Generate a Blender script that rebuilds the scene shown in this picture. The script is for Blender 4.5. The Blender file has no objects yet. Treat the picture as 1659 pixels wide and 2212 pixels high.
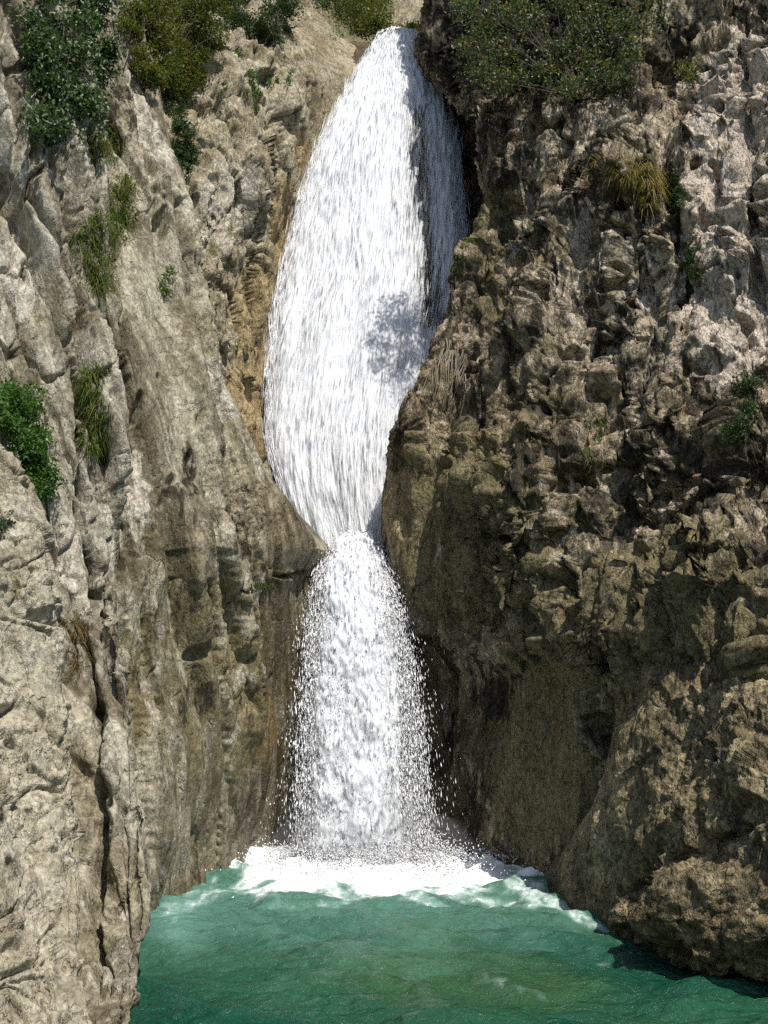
import bpy, math, random
import numpy as np
from mathutils import Vector
from mathutils.bvhtree import BVHTree

# ------------------------------------------------------------------ camera, sky, sun, exposure
scene = bpy.context.scene
C = scene.collection
random.seed(7)
RNG = np.random.default_rng(11)

CAM_H, PITCH, TAN = 3.0, math.radians(8.0), 0.488      # eye height over the pool, upward tilt, half vertical field
W0, H0 = 1659.0, 2212.0                                 # units in which the photograph was measured

cam_d = bpy.data.cameras.new('camera')
cam = bpy.data.objects.new('camera', cam_d)
C.objects.link(cam)
cam.location = (0, 0, CAM_H)
cam.rotation_euler = (math.radians(90) + PITCH, 0, 0)
cam_d.sensor_fit = 'VERTICAL'
cam_d.angle = 2 * math.atan(TAN)
cam_d.clip_end = 2000
scene.camera = cam

SUN = Vector((0.25, -0.45, 0.83)).normalized()
world = bpy.data.worlds.new('World')
scene.world = world
world.use_nodes = True
wn = world.node_tree
sky = wn.nodes.new('ShaderNodeTexSky')
sky.sky_type = 'NISHITA'
sky.sun_disc = False
sky.sun_elevation = math.asin(SUN.z)
sky.sun_rotation = math.atan2(SUN.x, SUN.y)
bg = wn.nodes['Background']
wn.links.new(sky.outputs[0], bg.inputs[0])
bg.inputs[1].default_value = 0.13
sl = bpy.data.lights.new('sun', 'SUN')
sl.energy = 5.0
sl.angle = math.radians(0.53)
sl.color = (1.0, 0.95, 0.86)
so = bpy.data.objects.new('sun', sl)
so.rotation_euler = SUN.to_track_quat('Z', 'Y').to_euler()
so.location = (10, -10, 40)
C.objects.link(so)
scene.view_settings.view_transform = 'Standard'
scene.view_settings.look = 'None'
scene.view_settings.exposure = 0.0
scene.view_settings.gamma = 1.0
scene.cycles.transparent_max_bounces = 16
scene.cycles.adaptive_threshold = 0.02
scene.cycles.max_bounces = 4
scene.cycles.diffuse_bounces = 2
scene.cycles.glossy_bounces = 2
scene.cycles.use_denoising = False
scene.cycles.sample_clamp_direct = 3.0
scene.cycles.sample_clamp_indirect = 3.0
scene.render.filter_size = 1.1

# ------------------------------------------------------------------ measuring helpers
SP, CP = math.sin(PITCH), math.cos(PITCH)
def pw(u, v, Y):
    """world point at distance Y (along +Y) seen at photograph position u, v"""
    x = (u - W0 / 2) / (H0 / 2) * TAN
    z = (H0 / 2 - v) / (H0 / 2) * TAN
    yy = CP - z * SP; zz = SP + z * CP
    return np.array((x / yy * Y, Y, CAM_H + zz / yy * Y))
def ray(u, v):
    p = pw(u, v, 1.0) - np.array((0, 0, CAM_H))
    return Vector(p).normalized()
def to_px(P):
    X, Y, Z = P[..., 0], P[..., 1], P[..., 2] - CAM_H
    d = Y * CP + Z * SP
    zz = -Y * SP + Z * CP
    return W0 / 2 + X / d / TAN * H0 / 2, H0 / 2 - zz / d / TAN * H0 / 2
def px_size(Y):
    return Y * TAN / (H0 / 2)

# ------------------------------------------------------------------ noise
_perm = np.random.default_rng(3).permutation(256).astype(np.int32)
_perm = np.concatenate([_perm, _perm, _perm])
_g = np.random.default_rng(5).normal(size=(256, 3)).astype(np.float32)
_g /= np.linalg.norm(_g, axis=1, keepdims=True)
def pn(p):
    p = np.asarray(p, np.float32)
    i = np.floor(p).astype(np.int32)
    f = p - i
    w = f * f * f * (f * (f * 6 - 15) + 10)
    i &= 255
    out = 0
    for dx in (0, 1):
        a = _perm[i[:, 0] + dx]
        wx = w[:, 0] if dx else 1 - w[:, 0]
        for dy in (0, 1):
            b = _perm[a + i[:, 1] + dy]
            wy = wx * (w[:, 1] if dy else 1 - w[:, 1])
            for dz in (0, 1):
                g = _g[_perm[b + i[:, 2] + dz] & 255]
                d = g[:, 0] * (f[:, 0] - dx) + g[:, 1] * (f[:, 1] - dy) + g[:, 2] * (f[:, 2] - dz)
                out = out + d * wy * (w[:, 2] if dz else 1 - w[:, 2])
    return out * 1.5
def sc(p, s, off=0.0):
    return p * np.asarray(s, np.float32) + np.float32(off)
def fbm(p, octs, gain=0.5, lac=2.03):
    out = 0; a = 1.0
    for k in range(octs):
        out = out + a * pn(p + 17.3 * k)
        p = p * lac; a *= gain
    return out
def ridged(p, octs, gain=0.5, lac=2.07):
    out = 0; a = 1.0
    for k in range(octs):
        out = out + a * (1 - 2 * np.abs(pn(p + 9.1 * k)))
        p = p * lac; a *= gain
    return out
def worley(p):
    """nearest cell point: distance, distance to the border, random value, facet height (each cell is a tilted plane)"""
    p = np.asarray(p, np.float32)
    i = np.floor(p - 0.5).astype(np.int32)
    f1 = np.full(len(p), 9.0, np.float32); f2 = f1.copy(); cid = np.zeros(len(p), np.int32); fac = np.zeros(len(p), np.float32)
    for dx in (0, 1):
        for dy in (0, 1):
            for dz in (0, 1):
                c = i + np.array((dx, dy, dz), np.int32)
                j = c & 255
                h = _perm[_perm[_perm[j[:, 0]] + j[:, 1]] + j[:, 2]]
                q = c + np.float32(0.5) + np.float32(0.42) * _g[h] - p
                d = np.sqrt(np.einsum('ij,ij->i', q, q))
                near = d < f1
                f2 = np.where(near, f1, np.minimum(f2, d))
                cid = np.where(near, h, cid)
                fac = np.where(near, np.einsum('ij,ij->i', q, _g[(h * 7 + 13) & 255]), fac)
                f1 = np.where(near, d, f1)
    return f1, f2 - f1, (cid % 97) / np.float32(97.0), fac
def crack(p, s, w, off):
    """thin crevices along the zero lines of a noise"""
    return 1 - sstep(0.0, w, np.abs(pn(sc(p, s, off))))
def sstep(a, b, x):
    t = np.clip((x - a) / (b - a), 0, 1)
    return t * t * (3 - 2 * t)

# ------------------------------------------------------------------ mesh helpers
TRIS = 0
def mesh_obj(name, V, F, mat, parent=None, attrs=None, smooth=True):
    """V (n,3), F (m,3) or (m,4)"""
    V = np.asarray(V, np.float32); F = np.asarray(F, np.int32)
    if parent: V = V - np.array(parent.location, np.float32)
    me = bpy.data.meshes.new(name)
    k = F.shape[1]
    me.vertices.add(len(V)); me.vertices.foreach_set('co', V.ravel())
    me.loops.add(F.size); me.loops.foreach_set('vertex_index', F.ravel())
    me.polygons.add(len(F))
    me.polygons.foreach_set('loop_start', np.arange(0, F.size, k, dtype=np.int32))
    me.polygons.foreach_set('use_smooth', np.full(len(F), smooth))
    for an, av in (attrs or {}).items():
        at = me.attributes.new(an, 'FLOAT', 'POINT')
        at.data.foreach_set('value', np.asarray(av, np.float32).ravel())
    me.update(calc_edges=True)
    global TRIS; TRIS += len(F) * (k - 2)
    me.materials.append(mat)
    o = bpy.data.objects.new(name, me)
    C.objects.link(o)
    if parent: o.parent = parent
    return o
def tag(o, label=None, cat=None, group=None, kind=None):
    if label: o['label'] = label
    if cat: o['category'] = cat
    if group: o['group'] = group
    if kind: o['kind'] = kind
    return o
def empty(name, loc=(0, 0, 0)):
    o = bpy.data.objects.new(name, None)
    o.location = loc
    o.empty_display_size = 0.2
    C.objects.link(o)
    return o
def grid_faces(nr, nc):
    i = np.arange(nr * nc).reshape(nr, nc)
    return np.stack([i[:-1, :-1], i[:-1, 1:], i[1:, 1:], i[1:, :-1]], -1).reshape(-1, 4)
def cr(ctrl, t, axis):
    """Catmull-Rom through control points along an axis, t in index units"""
    ctrl = np.moveaxis(ctrl, axis, 0)
    n = len(ctrl)
    ext = np.concatenate([2 * ctrl[:1] - ctrl[1:2], ctrl, 2 * ctrl[-1:] - ctrl[-2:-1]])
    i = np.clip(np.floor(t).astype(int), 0, n - 2)
    f = (t - i).reshape((-1,) + (1,) * (ctrl.ndim - 1))
    p0, p1, p2, p3 = ext[i], ext[i + 1], ext[i + 2], ext[i + 3]
    r = 0.5 * (2 * p1 + (p2 - p0) * f + (2 * p0 - 5 * p1 + 4 * p2 - p3) * f * f + (3 * p1 - p0 - 3 * p2 + p3) * f ** 3)
    return np.moveaxis(r, 0, axis)
def spans(ctrl_px, axis, step):
    d = np.percentile(np.linalg.norm(np.diff(ctrl_px, axis=axis), axis=-1), 65, axis=1 - axis)
    mid = np.moveaxis(ctrl_px, axis, 0).mean(1)
    mid = (mid[1:] + mid[:-1]) / 2
    lim = (-90, H0 + 90) if axis == 0 else (-90, W0 + 90)
    c = mid[:, 1 - axis]
    d = np.where((c < lim[0]) | (c > lim[1]), d * 0.3, d)      # coarser where the picture does not reach
    ts = [np.linspace(k, k + 1, max(3, int(L / step)), endpoint=False) for k, L in enumerate(d)]
    return np.concatenate(ts + [[len(d)]])
def normals(P):
    a = np.gradient(P, axis=1); b = np.gradient(P, axis=0)
    n = np.cross(a, b)
    n /= np.linalg.norm(n, axis=-1, keepdims=True) + 1e-9
    return n

BVH_V, BVH_F = [], []
_cnt = 0
def patch(name, rows, step, coarse, fine, mat, masks=(), sil=None, label=None, cw=0.40, dw=0.30):
    """a rock face through measured control points, given relief along its own normal"""
    global _cnt
    pxs = np.array([[(u, v) for u, v, Y in r] for r in rows], float)
    ctrl = np.array([[pw(*q) for q in r] for r in rows])
    ps3 = np.concatenate([pxs, (np.log(ctrl[..., 1:2]) * dw * (H0 / 2) / TAN)], -1)
    tr, tc = spans(ps3, 0, step), spans(ps3, 1, step)
    P = cr(cr(ctrl, tr, 0), tc, 1)
    U = cr(cr(pxs, tr, 0), tc, 1)
    nr, nc = P.shape[:2]
    def facing(n, P):
        s = np.einsum('ijk,ijk->ij', n, np.array((0, 0, CAM_H)) - P)
        return n if np.median(s) > 0 else -n
    n = facing(normals(P), P)
    uv = U.reshape(-1, 2)
    calm = 1.0 if sil is None else (1 - 0.75 * np.where(tc > sil if sil > 2 else tc < sil, 1.0 + 0.25 * np.clip(np.abs(tc - sil) * 4, 0, 1), np.exp(-((tc - sil) / cw) ** 2)))[None, :, None]   # keep the measured outline
    P = P + n * calm * coarse(P.reshape(-1, 3).astype(np.float32), uv).reshape(nr, nc, 1)
    n = facing(normals(P), P)
    P = P + n * (calm * fine(P.reshape(-1, 3).astype(np.float32), uv).reshape(nr, nc, 1) - (0 if sil is None else 0.10 * (1 - calm) / 0.75))
    V = P.reshape(-1, 3)
    at = {k: np.zeros(len(V), np.float32) for k in ('ochre', 'dark', 'pale', 'moss', 'wet')}
    for m in masks:
        key, cx, cy, rx, ry, amp = m[:6]
        ang = math.radians(m[6]) if len(m) > 6 else 0
        dx, dy = uv[:, 0] - cx, uv[:, 1] - cy
        a = dx * math.cos(ang) + dy * math.sin(ang); b = -dx * math.sin(ang) + dy * math.cos(ang)
        r = np.sqrt((a / rx) ** 2 + (b / ry) ** 2)
        g = amp * (1 - sstep(0.55, 1.25, r))
        at[key] = np.maximum(at[key], g) if amp > 0 else at[key] + g
    F = grid_faces(nr, nc)
    o = mesh_obj(name, V, F, mat, attrs=at)
    tag(o, label, None, None, 'structure')
    s = 4
    Q = P[::s, ::s]
    BVH_V.append(Q.reshape(-1, 3)); BVH_F.append(grid_faces(*Q.shape[:2]) + _cnt)
    _cnt += Q.shape[0] * Q.shape[1]
    return o

# ------------------------------------------------------------------ materials
class N:
    """small wrapper for building node trees"""
    def __init__(s, name):
        s.m = bpy.data.materials.new(name); s.m.use_nodes = True
        s.t = s.m.node_tree; s.t.nodes.clear()
        s.out = s.t.nodes.new('ShaderNodeOutputMaterial')
        s.co = s.t.nodes.new('ShaderNodeTexCoord').outputs['Object']
    def node(s, typ, ins=None, **kw):
        n = s.t.nodes.new(typ)
        for k, v in kw.items(): setattr(n, k, v)
        for k, v in (ins or {}).items():
            if isinstance(v, bpy.types.NodeSocket): s.t.links.new(v, n.inputs[k])
            else: n.inputs[k].default_value = v
        return n
    def noise(s, scale, detail=4, stretch=None, rough=0.55, dist=0.0, off=(0, 0, 0), co=None):
        co = co or s.co
        if stretch or off != (0, 0, 0):
            co = s.node('ShaderNodeMapping', {'Vector': co, 'Scale': stretch or (1, 1, 1), 'Location': off}).outputs[0]
        return s.node('ShaderNodeTexNoise', {'Vector': co, 'Scale': scale, 'Detail': detail, 'Roughness': rough, 'Distortion': dist}).outputs[0]
    def math(s, op, a, b=0.0, c=None, clamp=False):
        ins = {0: a, 1: b}
        if c is not None: ins[2] = c
        return s.node('ShaderNodeMath', ins, operation=op, use_clamp=clamp).outputs[0]
    def ss(s, x, lo, hi):
        return s.node('ShaderNodeMapRange', {'Value': x, 'From Min': lo, 'From Max': hi}, interpolation_type='SMOOTHSTEP').outputs[0]
    def mix(s, f, a, b, blend='MIX'):
        n = s.t.nodes.new('ShaderNodeMix'); n.data_type = 'RGBA'; n.blend_type = blend
        for k, v in ((0, f), (6, a), (7, b)):
            if isinstance(v, bpy.types.NodeSocket): s.t.links.new(v, n.inputs[k])
            else: n.inputs[k].default_value = v if k == 0 else (*v, 1)
        return n.outputs[2]
    def attr(s, name):
        return s.node('ShaderNodeAttribute', attribute_name=name).outputs['Fac']
    def done(s, shader):
        s.t.links.new(shader, s.out.inputs[0]); return s.m

def rock(name, light, mid, dark, black=0.0, blackcol=(0.035, 0.03, 0.018), streak=0.35, palecol=(0.50, 0.46, 0.38),
         speck=0.35, bump=0.6, rough=0.85, seed=0.0, wetz=0.35, lichen=0.0, algae=0.2, beds=0.0):
    k = N(name)
    o = (seed, seed * 1.7, seed * 0.6)
    big = k.noise(0.55, 6, off=o, rough=0.6, dist=0.4)
    col = k.mix(k.ss(big, 0.36, 0.62), mid, light)
    st = k.noise(1.5, 5, (1, 1, 0.16), off=o, rough=0.62, dist=0.3)
    col = k.mix(k.math('MULTIPLY', k.ss(st, 0.45, 0.58), streak), col, dark)
    blot = k.noise(2.3, 5, (1, 1, 0.7), off=(o[0] + 4, o[1], o[2]), rough=0.7, dist=0.5)
    if algae:
        col = k.mix(k.math('MULTIPLY', k.ss(blot, 0.55, 0.66), algae), col, (0.13, 0.105, 0.045))
    if lichen:
        col = k.mix(k.math('MULTIPLY', k.ss(k.noise(4.5, 4, off=(o[0] + 9, o[1], o[2]), rough=0.72), 0.52, 0.6), lichen), col, palecol)
    if beds:
        dp = k.node('ShaderNodeVectorMath', {0: k.co, 1: (0.42, 0.62, 0.16)}, operation='DOT_PRODUCT').outputs['Value']
        sv = k.math('MULTIPLY_ADD', k.noise(0.5, 3, (1, 1, 0.12), off=o), 1.3, k.math('MULTIPLY', dp, 1.0))
        zz = k.node('ShaderNodeSeparateXYZ', {0: k.co}).outputs[2]
        bv = k.noise(1.0, 5, (5.5, 1, 0.10), rough=0.65, co=k.node('ShaderNodeCombineXYZ', {0: sv, 1: seed, 2: zz}).outputs[0])
        col = k.mix(k.math('MULTIPLY', k.ss(bv, 0.50, 0.62), beds), col, dark)
        col = k.mix(k.math('MULTIPLY', k.ss(bv, 0.47, 0.36), beds * 0.8), col, palecol)
    # placed patches, broken up by noise
    br = k.math('SUBTRACT', k.noise(3.2, 5, (1, 1, 0.45), off=(o[0] + 2, o[1], o[2]), rough=0.68, dist=0.4), 0.5)
    def placed(an, c, w=1.9, lo=0.35, hi=0.6, amt=1.0):
        nonlocal col
        f = k.math('MULTIPLY', k.ss(k.math('MULTIPLY_ADD', br, w, k.attr(an)), lo, hi), amt)
        f = k.math('MULTIPLY', f, k.ss(k.attr(an), 0.02, 0.2))
        col = k.mix(f, col, c)
    if black:
        bl = k.noise(1.9, 6, (1, 1, 0.6), off=(o[0] + 7, o[1], o[2]), rough=0.74, dist=0.3)
        col = k.mix(k.math('MULTIPLY', k.ss(bl, 0.47, 0.56), black), col, blackcol)
    placed('pale', palecol)
    placed('ochre', (0.40, 0.305, 0.16), 1.2, 0.25, 0.65, 0.9)
    placed('moss', (0.185, 0.155, 0.08), 1.8)
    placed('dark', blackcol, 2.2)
    s2 = k.noise(5.0, 4, (1, 1, 0.07), off=(o[0] + 6, o[1], o[2]), rough=0.6, dist=0.2)
    col = k.mix(k.math('MULTIPLY', k.ss(s2, 0.53, 0.62), 0.55 * streak), col, dark)
    # fine grain
    fine = k.noise(22, 3, (1, 1, 0.6), rough=0.7)
    f2 = k.ss(fine, 0.3, 0.7)
    col = k.mix(speck, col, k.mix(f2, (0.22, 0.20, 0.17), (1.7, 1.7, 1.7)), 'MULTIPLY')
    pits = k.ss(k.noise(9, 3, (1, 1, 0.5), off=(3, 1, seed), rough=0.65), 0.60, 0.68)
    col = k.mix(k.math('MULTIPLY', pits, 0.4 * speck), col, dark)
    # wet rock by the water line and beside the falls
    z = k.node('ShaderNodeSeparateXYZ', {0: k.co}).outputs[2]
    wz = k.math('SUBTRACT', 1.0, k.ss(k.math('MULTIPLY_ADD', br, -0.9, z), 0.05, wetz))
    wet = k.math('MAXIMUM', wz, k.ss(k.math('MULTIPLY_ADD', br, 1.2, k.attr('wet')), 0.3, 0.6))
    col = k.mix(k.math('MULTIPLY', wet, 0.62), col, k.mix(1.0, col, (0.42, 0.36, 0.25), 'MULTIPLY'))
    ro = k.math('MULTIPLY_ADD', wet, -0.5, rough)
    bn = k.math('ADD', k.noise(12, 4, (1, 1, 0.55), rough=0.72), 0.0)
    vo = k.node('ShaderNodeTexVoronoi', {'Vector': k.node('ShaderNodeMapping', {'Vector': k.node('ShaderNodeVectorMath', {0: k.co, 1: k.node('ShaderNodeCombineXYZ', {0: br, 1: br, 2: st}).outputs[0]}).outputs[0], 'Scale': (1, 1, 0.5)}).outputs[0], 'Scale': 3.4}, feature='DISTANCE_TO_EDGE').outputs['Distance']
    bn = k.math('ADD', bn, k.math('MULTIPLY', k.ss(vo, 0.0, 0.035), 0.55))
    bp = k.node('ShaderNodeBump', {'Height': bn, 'Strength': bump, 'Distance': 0.09}).outputs[0]
    b = k.node('ShaderNodeBsdfPrincipled', {'Base Color': col, 'Roughness': ro, 'Normal': bp, 'Specular IOR Level': 0.3})
    return k.done(b.outputs[0])

M_left = rock('left_limestone', (0.44, 0.405, 0.305), (0.275, 0.24, 0.155), (0.085, 0.065, 0.032), streak=0.7, lichen=0.3, seed=1.0, algae=0.55, speck=0.45, bump=0.7, beds=0.55)
M_fore = rock('foreground_limestone', (0.47, 0.435, 0.335), (0.345, 0.305, 0.215), (0.15, 0.12, 0.07), streak=0.4, lichen=0.3, seed=3.0, algae=0.35, speck=0.42, bump=0.75, beds=0.25)
M_rib = rock('ribbed_limestone', (0.48, 0.455, 0.37), (0.285, 0.25, 0.165), (0.09, 0.07, 0.04), streak=0.6, lichen=0.35, seed=5.0, algae=0.4, speck=0.45, bump=0.7, beds=0.6)
M_crag = rock('weathered_limestone', (0.46, 0.41, 0.29), (0.32, 0.265, 0.165), (0.12, 0.095, 0.045), streak=0.45, lichen=0.4, seed=8.0, algae=0.55, speck=0.5, bump=0.8)
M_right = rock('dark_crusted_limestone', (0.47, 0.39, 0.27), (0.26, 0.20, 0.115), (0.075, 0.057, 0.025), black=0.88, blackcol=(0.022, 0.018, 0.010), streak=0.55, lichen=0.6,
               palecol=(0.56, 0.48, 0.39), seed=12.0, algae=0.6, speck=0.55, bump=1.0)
M_foot = rock('mossy_limestone', (0.39, 0.32, 0.19), (0.25, 0.20, 0.11), (0.07, 0.055, 0.025), black=0.5, streak=0.4, lichen=0.35,
              palecol=(0.46, 0.39, 0.26), seed=15.0, algae=0.55, speck=0.7, bump=1.0)
M_bed = rock('wet_channel_rock', (0.26, 0.20, 0.11), (0.14, 0.11, 0.06), (0.05, 0.045, 0.03), streak=0.6, seed=18.0, rough=0.6)

# ------------------------------------------------------------------ rock relief
def saw(x):
    f = x - np.floor(x)
    return np.where(f < 0.86, f / 0.86, (1 - f) / 0.14)
def fade(uv, u0, u1, v0=None, v1=None):
    return sstep(u0, u1, uv[:, 0])

NB = np.array((0.42, 0.62, 0.16), np.float32)
def left_coarse(p, uv):
    slab = (1 - sstep(60, 130, np.abs(uv[:, 0] - 350 - (uv[:, 1] - 700) * 0.14))) * (1 - sstep(960, 1200, uv[:, 1])) * sstep(350, 480, uv[:, 1])
    return (1 - 0.6 * slab) * (0.14 * fbm(sc(p, (0.6, 0.6, 0.35)), 3) + 0.10 * fbm(sc(p, (1.6, 1.6, 0.3), 5), 3))
def bedding(p, fr, amp, wob=0.35, off=0.0, n=NB):
    """edges of the steep rock layers"""
    s = p @ np.array(n, np.float32)
    s = s + wob * fbm(sc(p, (0.45, 0.45, 0.16), off), 3)
    return amp * (saw(s * fr + off) - 0.5)
_lay = np.random.default_rng(21).random(512).astype(np.float32)
def layers(p, fr, amp, groove, wob=0.5, off=0.0, n=NB, stretch=0.10):
    """steep rock layers, each standing a little prouder or deeper than the next, with a groove between"""
    s = p @ np.array(n, np.float32) * fr
    s = s + wob * fbm(sc(p, (0.5, 0.5, stretch), off), 3) + off
    k = np.floor(s).astype(int); f = s - k
    a, b = _lay[k & 511], _lay[(k + 1) & 511]
    h = a + (b - a) * sstep(0.74, 1.0, f)
    g = 1 - sstep(0.0, 0.16, np.minimum(np.abs(f - 0.80), np.abs(f + 0.20)))
    return amp * (h - 0.5) - groove * g
def facets(p, s, amp, warp=0.18, off=0.0, edge=0.0):
    q = sc(p, s, off) + np.float32(warp) * pn(sc(p, np.array(s) * 0.9, off + 5))[:, None]
    f1, e, r, fc = worley(q)
    d = amp * (0.75 * fc + 0.5 * (r - 0.5))
    return d - edge * (1 - sstep(0, 0.09, e)) if edge else d
def along(uv, pts, width, amp, soft=60):
    """relief that follows a measured line down the face: a crevice (amp < 0) or a rounded rib"""
    pts = np.array(pts, float)
    v = uv[:, 1]
    x = np.interp(v, pts[:, 1], pts[:, 0])
    x = x + 5 * pn(np.stack([v * 0.02, v * 0 + pts[0, 0], v * 0], -1)) + 3 * pn(np.stack([v * 0.07, v * 0 + pts[0, 1], v * 0], -1))
    e = sstep(pts[0, 1] - soft, pts[0, 1] + soft, v) * (1 - sstep(pts[-1, 1] - soft, pts[-1, 1] + soft, v))
    return amp * e * np.exp(-((uv[:, 0] - x) / width) ** 2)
def pits(uv, lst):
    d = 0
    for u, v, a, b, dep in lst:
        w = 0.25 * pn(np.stack([uv[:, 0] * 0.05, uv[:, 1] * 0.05, uv[:, 0] * 0 + u], -1))
        d = d - dep * (1 - sstep(0.5, 1.1, np.sqrt(((uv[:, 0] - u) / a) ** 2 + ((uv[:, 1] - v) / b) ** 2) + w))
    return d
def left_lines(uv):
    d = along(uv, [(245, 480), (250, 640), (262, 780), (275, 900), (282, 1000), (280, 1100), (270, 1250), (280, 1400)], 7, -0.28)
    d += along(uv, [(345, 150), (380, 300), (410, 430), (430, 560), (452, 700), (475, 800)], 14, 0.16)
    d += along(uv, [(318, 150), (350, 300), (382, 430), (405, 560), (425, 700), (440, 800)], 8, -0.22)
    d += along(uv, [(300, 160), (312, 300), (335, 430), (345, 520)], 10, -0.20)
    d += along(uv, [(400, 700), (430, 850), (460, 1000), (485, 1130), (500, 1230), (530, 1400), (545, 1600)], 20, 0.20)
    d += along(uv, [(425, 880), (445, 1000), (462, 1130), (478, 1230), (505, 1400)], 7, -0.20)
    d += along(uv, [(440, 740), (470, 850), (505, 960), (540, 1040), (560, 1080)], 7, -0.16)
    d += along(uv, [(470, 780), (510, 900), (560, 1000), (590, 1060)], 6, -0.14)
    d += along(uv, [(490, 1000), (500, 1100), (512, 1200)], 9, -0.14)
    d += along(uv, [(505, 870), (545, 960), (600, 1050), (660, 1130), (700, 1180)], 9, 0.10)
    d += along(uv, [(270, 520), (290, 700), (330, 900), (345, 1000)], 30, 0.10)
    d += along(uv, [(440, 1240), (470, 1400), (490, 1600), (500, 1750)], 8, -0.14)
    d += along(uv, [(330, 1500), (345, 1700), (360, 1850)], 30, 0.10) + along(uv, [(300, 1450), (305, 1650), (320, 1850)], 9, -0.18)
    d += along(uv, [(330, 1150), (335, 1350), (340, 1500)], 10, -0.12) + along(uv, [(390, 1180), (400, 1300), (410, 1420)], 12, -0.12)
    d += pits(uv, [(412, 1005, 9, 40, 0.4), (372, 1040, 10, 14, 0.2), (345, 810, 6, 8, 0.1), (300, 880, 9, 35, 0.25), (445, 1410, 14, 18, 0.25), (390, 450, 16, 30, 0.3),
                   (355, 480, 14, 40, 0.3), (640, 1245, 50, 7, 0.3), (420, 590, 22, 45, 0.15)])
    return d
def rib_lines(uv):
    d = along(uv, [(145, 330), (163, 450), (165, 560), (172, 650), (182, 760), (205, 850)], 8, -0.30)
    d += along(uv, [(60, 280), (72, 420), (135, 560), (185, 700), (190, 800)], 8, -0.28)
    d += along(uv, [(160, 680), (182, 850), (175, 1000), (200, 1100), (215, 1250), (240, 1400), (265, 1520)], 9, -0.34)
    d += along(uv, [(130, 1120), (168, 1300), (195, 1420), (207, 1600), (207, 1800), (195, 1950), (205, 2100)], 8, -0.32)
    d += along(uv, [(222, 1020), (240, 1150), (258, 1280), (285, 1420), (292, 1520)], 6, -0.18)
    d += along(uv, [(205, 100), (215, 250), (232, 420)], 9, -0.25) + along(uv, [(15, 120), (30, 300), (25, 420)], 12, -0.25)
    d += along(uv, [(225, 1560), (238, 1700), (245, 1900)], 14, 0.12)
    return d + pits(uv, [(110, 300, 25, 20, 0.35), (215, 1550, 15, 60, 0.1), (70, 560, 12, 40, 0.2)])
def right_lines(uv):
    d = along(uv, [(1430, 260), (1452, 420), (1475, 520), (1500, 640)], 16, -0.45)
    d += along(uv, [(1615, 150), (1630, 350), (1640, 560), (1655, 700)], 18, -0.40)
    d += along(uv, [(1110, 420), (1100, 520), (1090, 640), (1085, 800)], 14, -0.30)
    d += pits(uv, [(1230, 228, 60, 12, 0.6), (1345, 215, 40, 16, 0.5), (1250, 1060, 45, 25, 0.4), (985, 1030, 30, 14, 0.3), (960, 1190, 14, 40, 0.2), (1400, 1230, 50, 12, 0.35), (1350, 530, 45, 10, 0.3)])
    return d
def left_fine(p, uv):
    rough_m = sstep(-0.15, 0.3, fbm(sc(p, (0.5, 0.5, 0.3), 3), 3)) * 0.8 + 0.2
    low = sstep(960, 1200, uv[:, 1])
    slab = (1 - sstep(50, 105, np.abs(uv[:, 0] - 345 - (uv[:, 1] - 700) * 0.14))) * (1 - low) * sstep(400, 520, uv[:, 1])
    base = sstep(1480, 1620, uv[:, 1])
    rough_m = rough_m * (1 - 0.93 * slab) * (1 - 0.6 * base)
    lay = (1 - 0.92 * slab) * (1 - 0.65 * base)
    brk = 0.4 + 0.6 * sstep(-0.2, 0.2, pn(sc(p, (0.9, 0.9, 0.35), 71)))
    d = layers(p, 1.9, 0.40, 0.16, 0.35, 2.0, stretch=0.04) * lay * brk + 0.028 * np.cos(6.28 * (4.5 * (p @ NB) + 0.9 * fbm(sc(p, (0.5, 0.5, 0.05), 7), 2))) * lay * brk
    d += 0.02 * pn(sc(p, (9, 9, 0.5), 3)) * (1 - slab * 0.5)
    d += rough_m * (facets(p, (1.5, 1.5, 0.3), 0.10, off=2) + facets(p, (4.0, 4.0, 1.2), 0.05, off=9, edge=0.03) + 0.035 * fbm(sc(p, (3.2, 3.2, 1.2)), 4, 0.6))
    d -= 0.20 * crack(p, (1.7, 1.7, 0.12), 0.035, 23) * lay * sstep(-0.1, 0.2, pn(sc(p, 0.5, 77)))
    d -= 0.07 * crack(p, (3.8, 3.8, 0.5), 0.05, 53) * rough_m
    pit = sstep(0.28, 0.45, pn(sc(p, (4.5, 4.5, 1.6), 31))) * sstep(-0.1, 0.3, pn(sc(p, 0.8, 9)))
    d -= 0.13 * pit * rough_m
    d += left_lines(uv)
    return d + (0.010 + 0.016 * rough_m) * fbm(sc(p, (9, 9, 4)), 3, 0.6)
def rib_fine(p, uv):
    d = layers(p, 2.3, 0.42, 0.20, 0.35, 1.0, stretch=0.04) + 0.032 * np.cos(6.28 * (5.0 * (p @ NB) + 0.9 * fbm(sc(p, (0.5, 0.5, 0.05), 4), 2)))
    m = sstep(-0.2, 0.3, fbm(sc(p, (0.7, 0.7, 0.3), 13), 3))
    d += m * (facets(p, (2.0, 2.0, 0.35), 0.09, off=4) + facets(p, (5.0, 5.0, 1.4), 0.05, off=11, edge=0.03) + 0.04 * fbm(sc(p, (3.5, 3.5, 1.4)), 4, 0.6))
    d -= 0.20 * crack(p, (1.7, 1.7, 0.15), 0.04, 29)
    d -= 0.08 * crack(p, (4.0, 4.0, 0.4), 0.05, 59)
    d = d * (1 - 0.72 * sstep(1300, 1520, uv[:, 1])) + rib_lines(uv)
    return d + 0.018 * fbm(sc(p, (8, 8, 4)), 4, 0.62)
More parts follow.
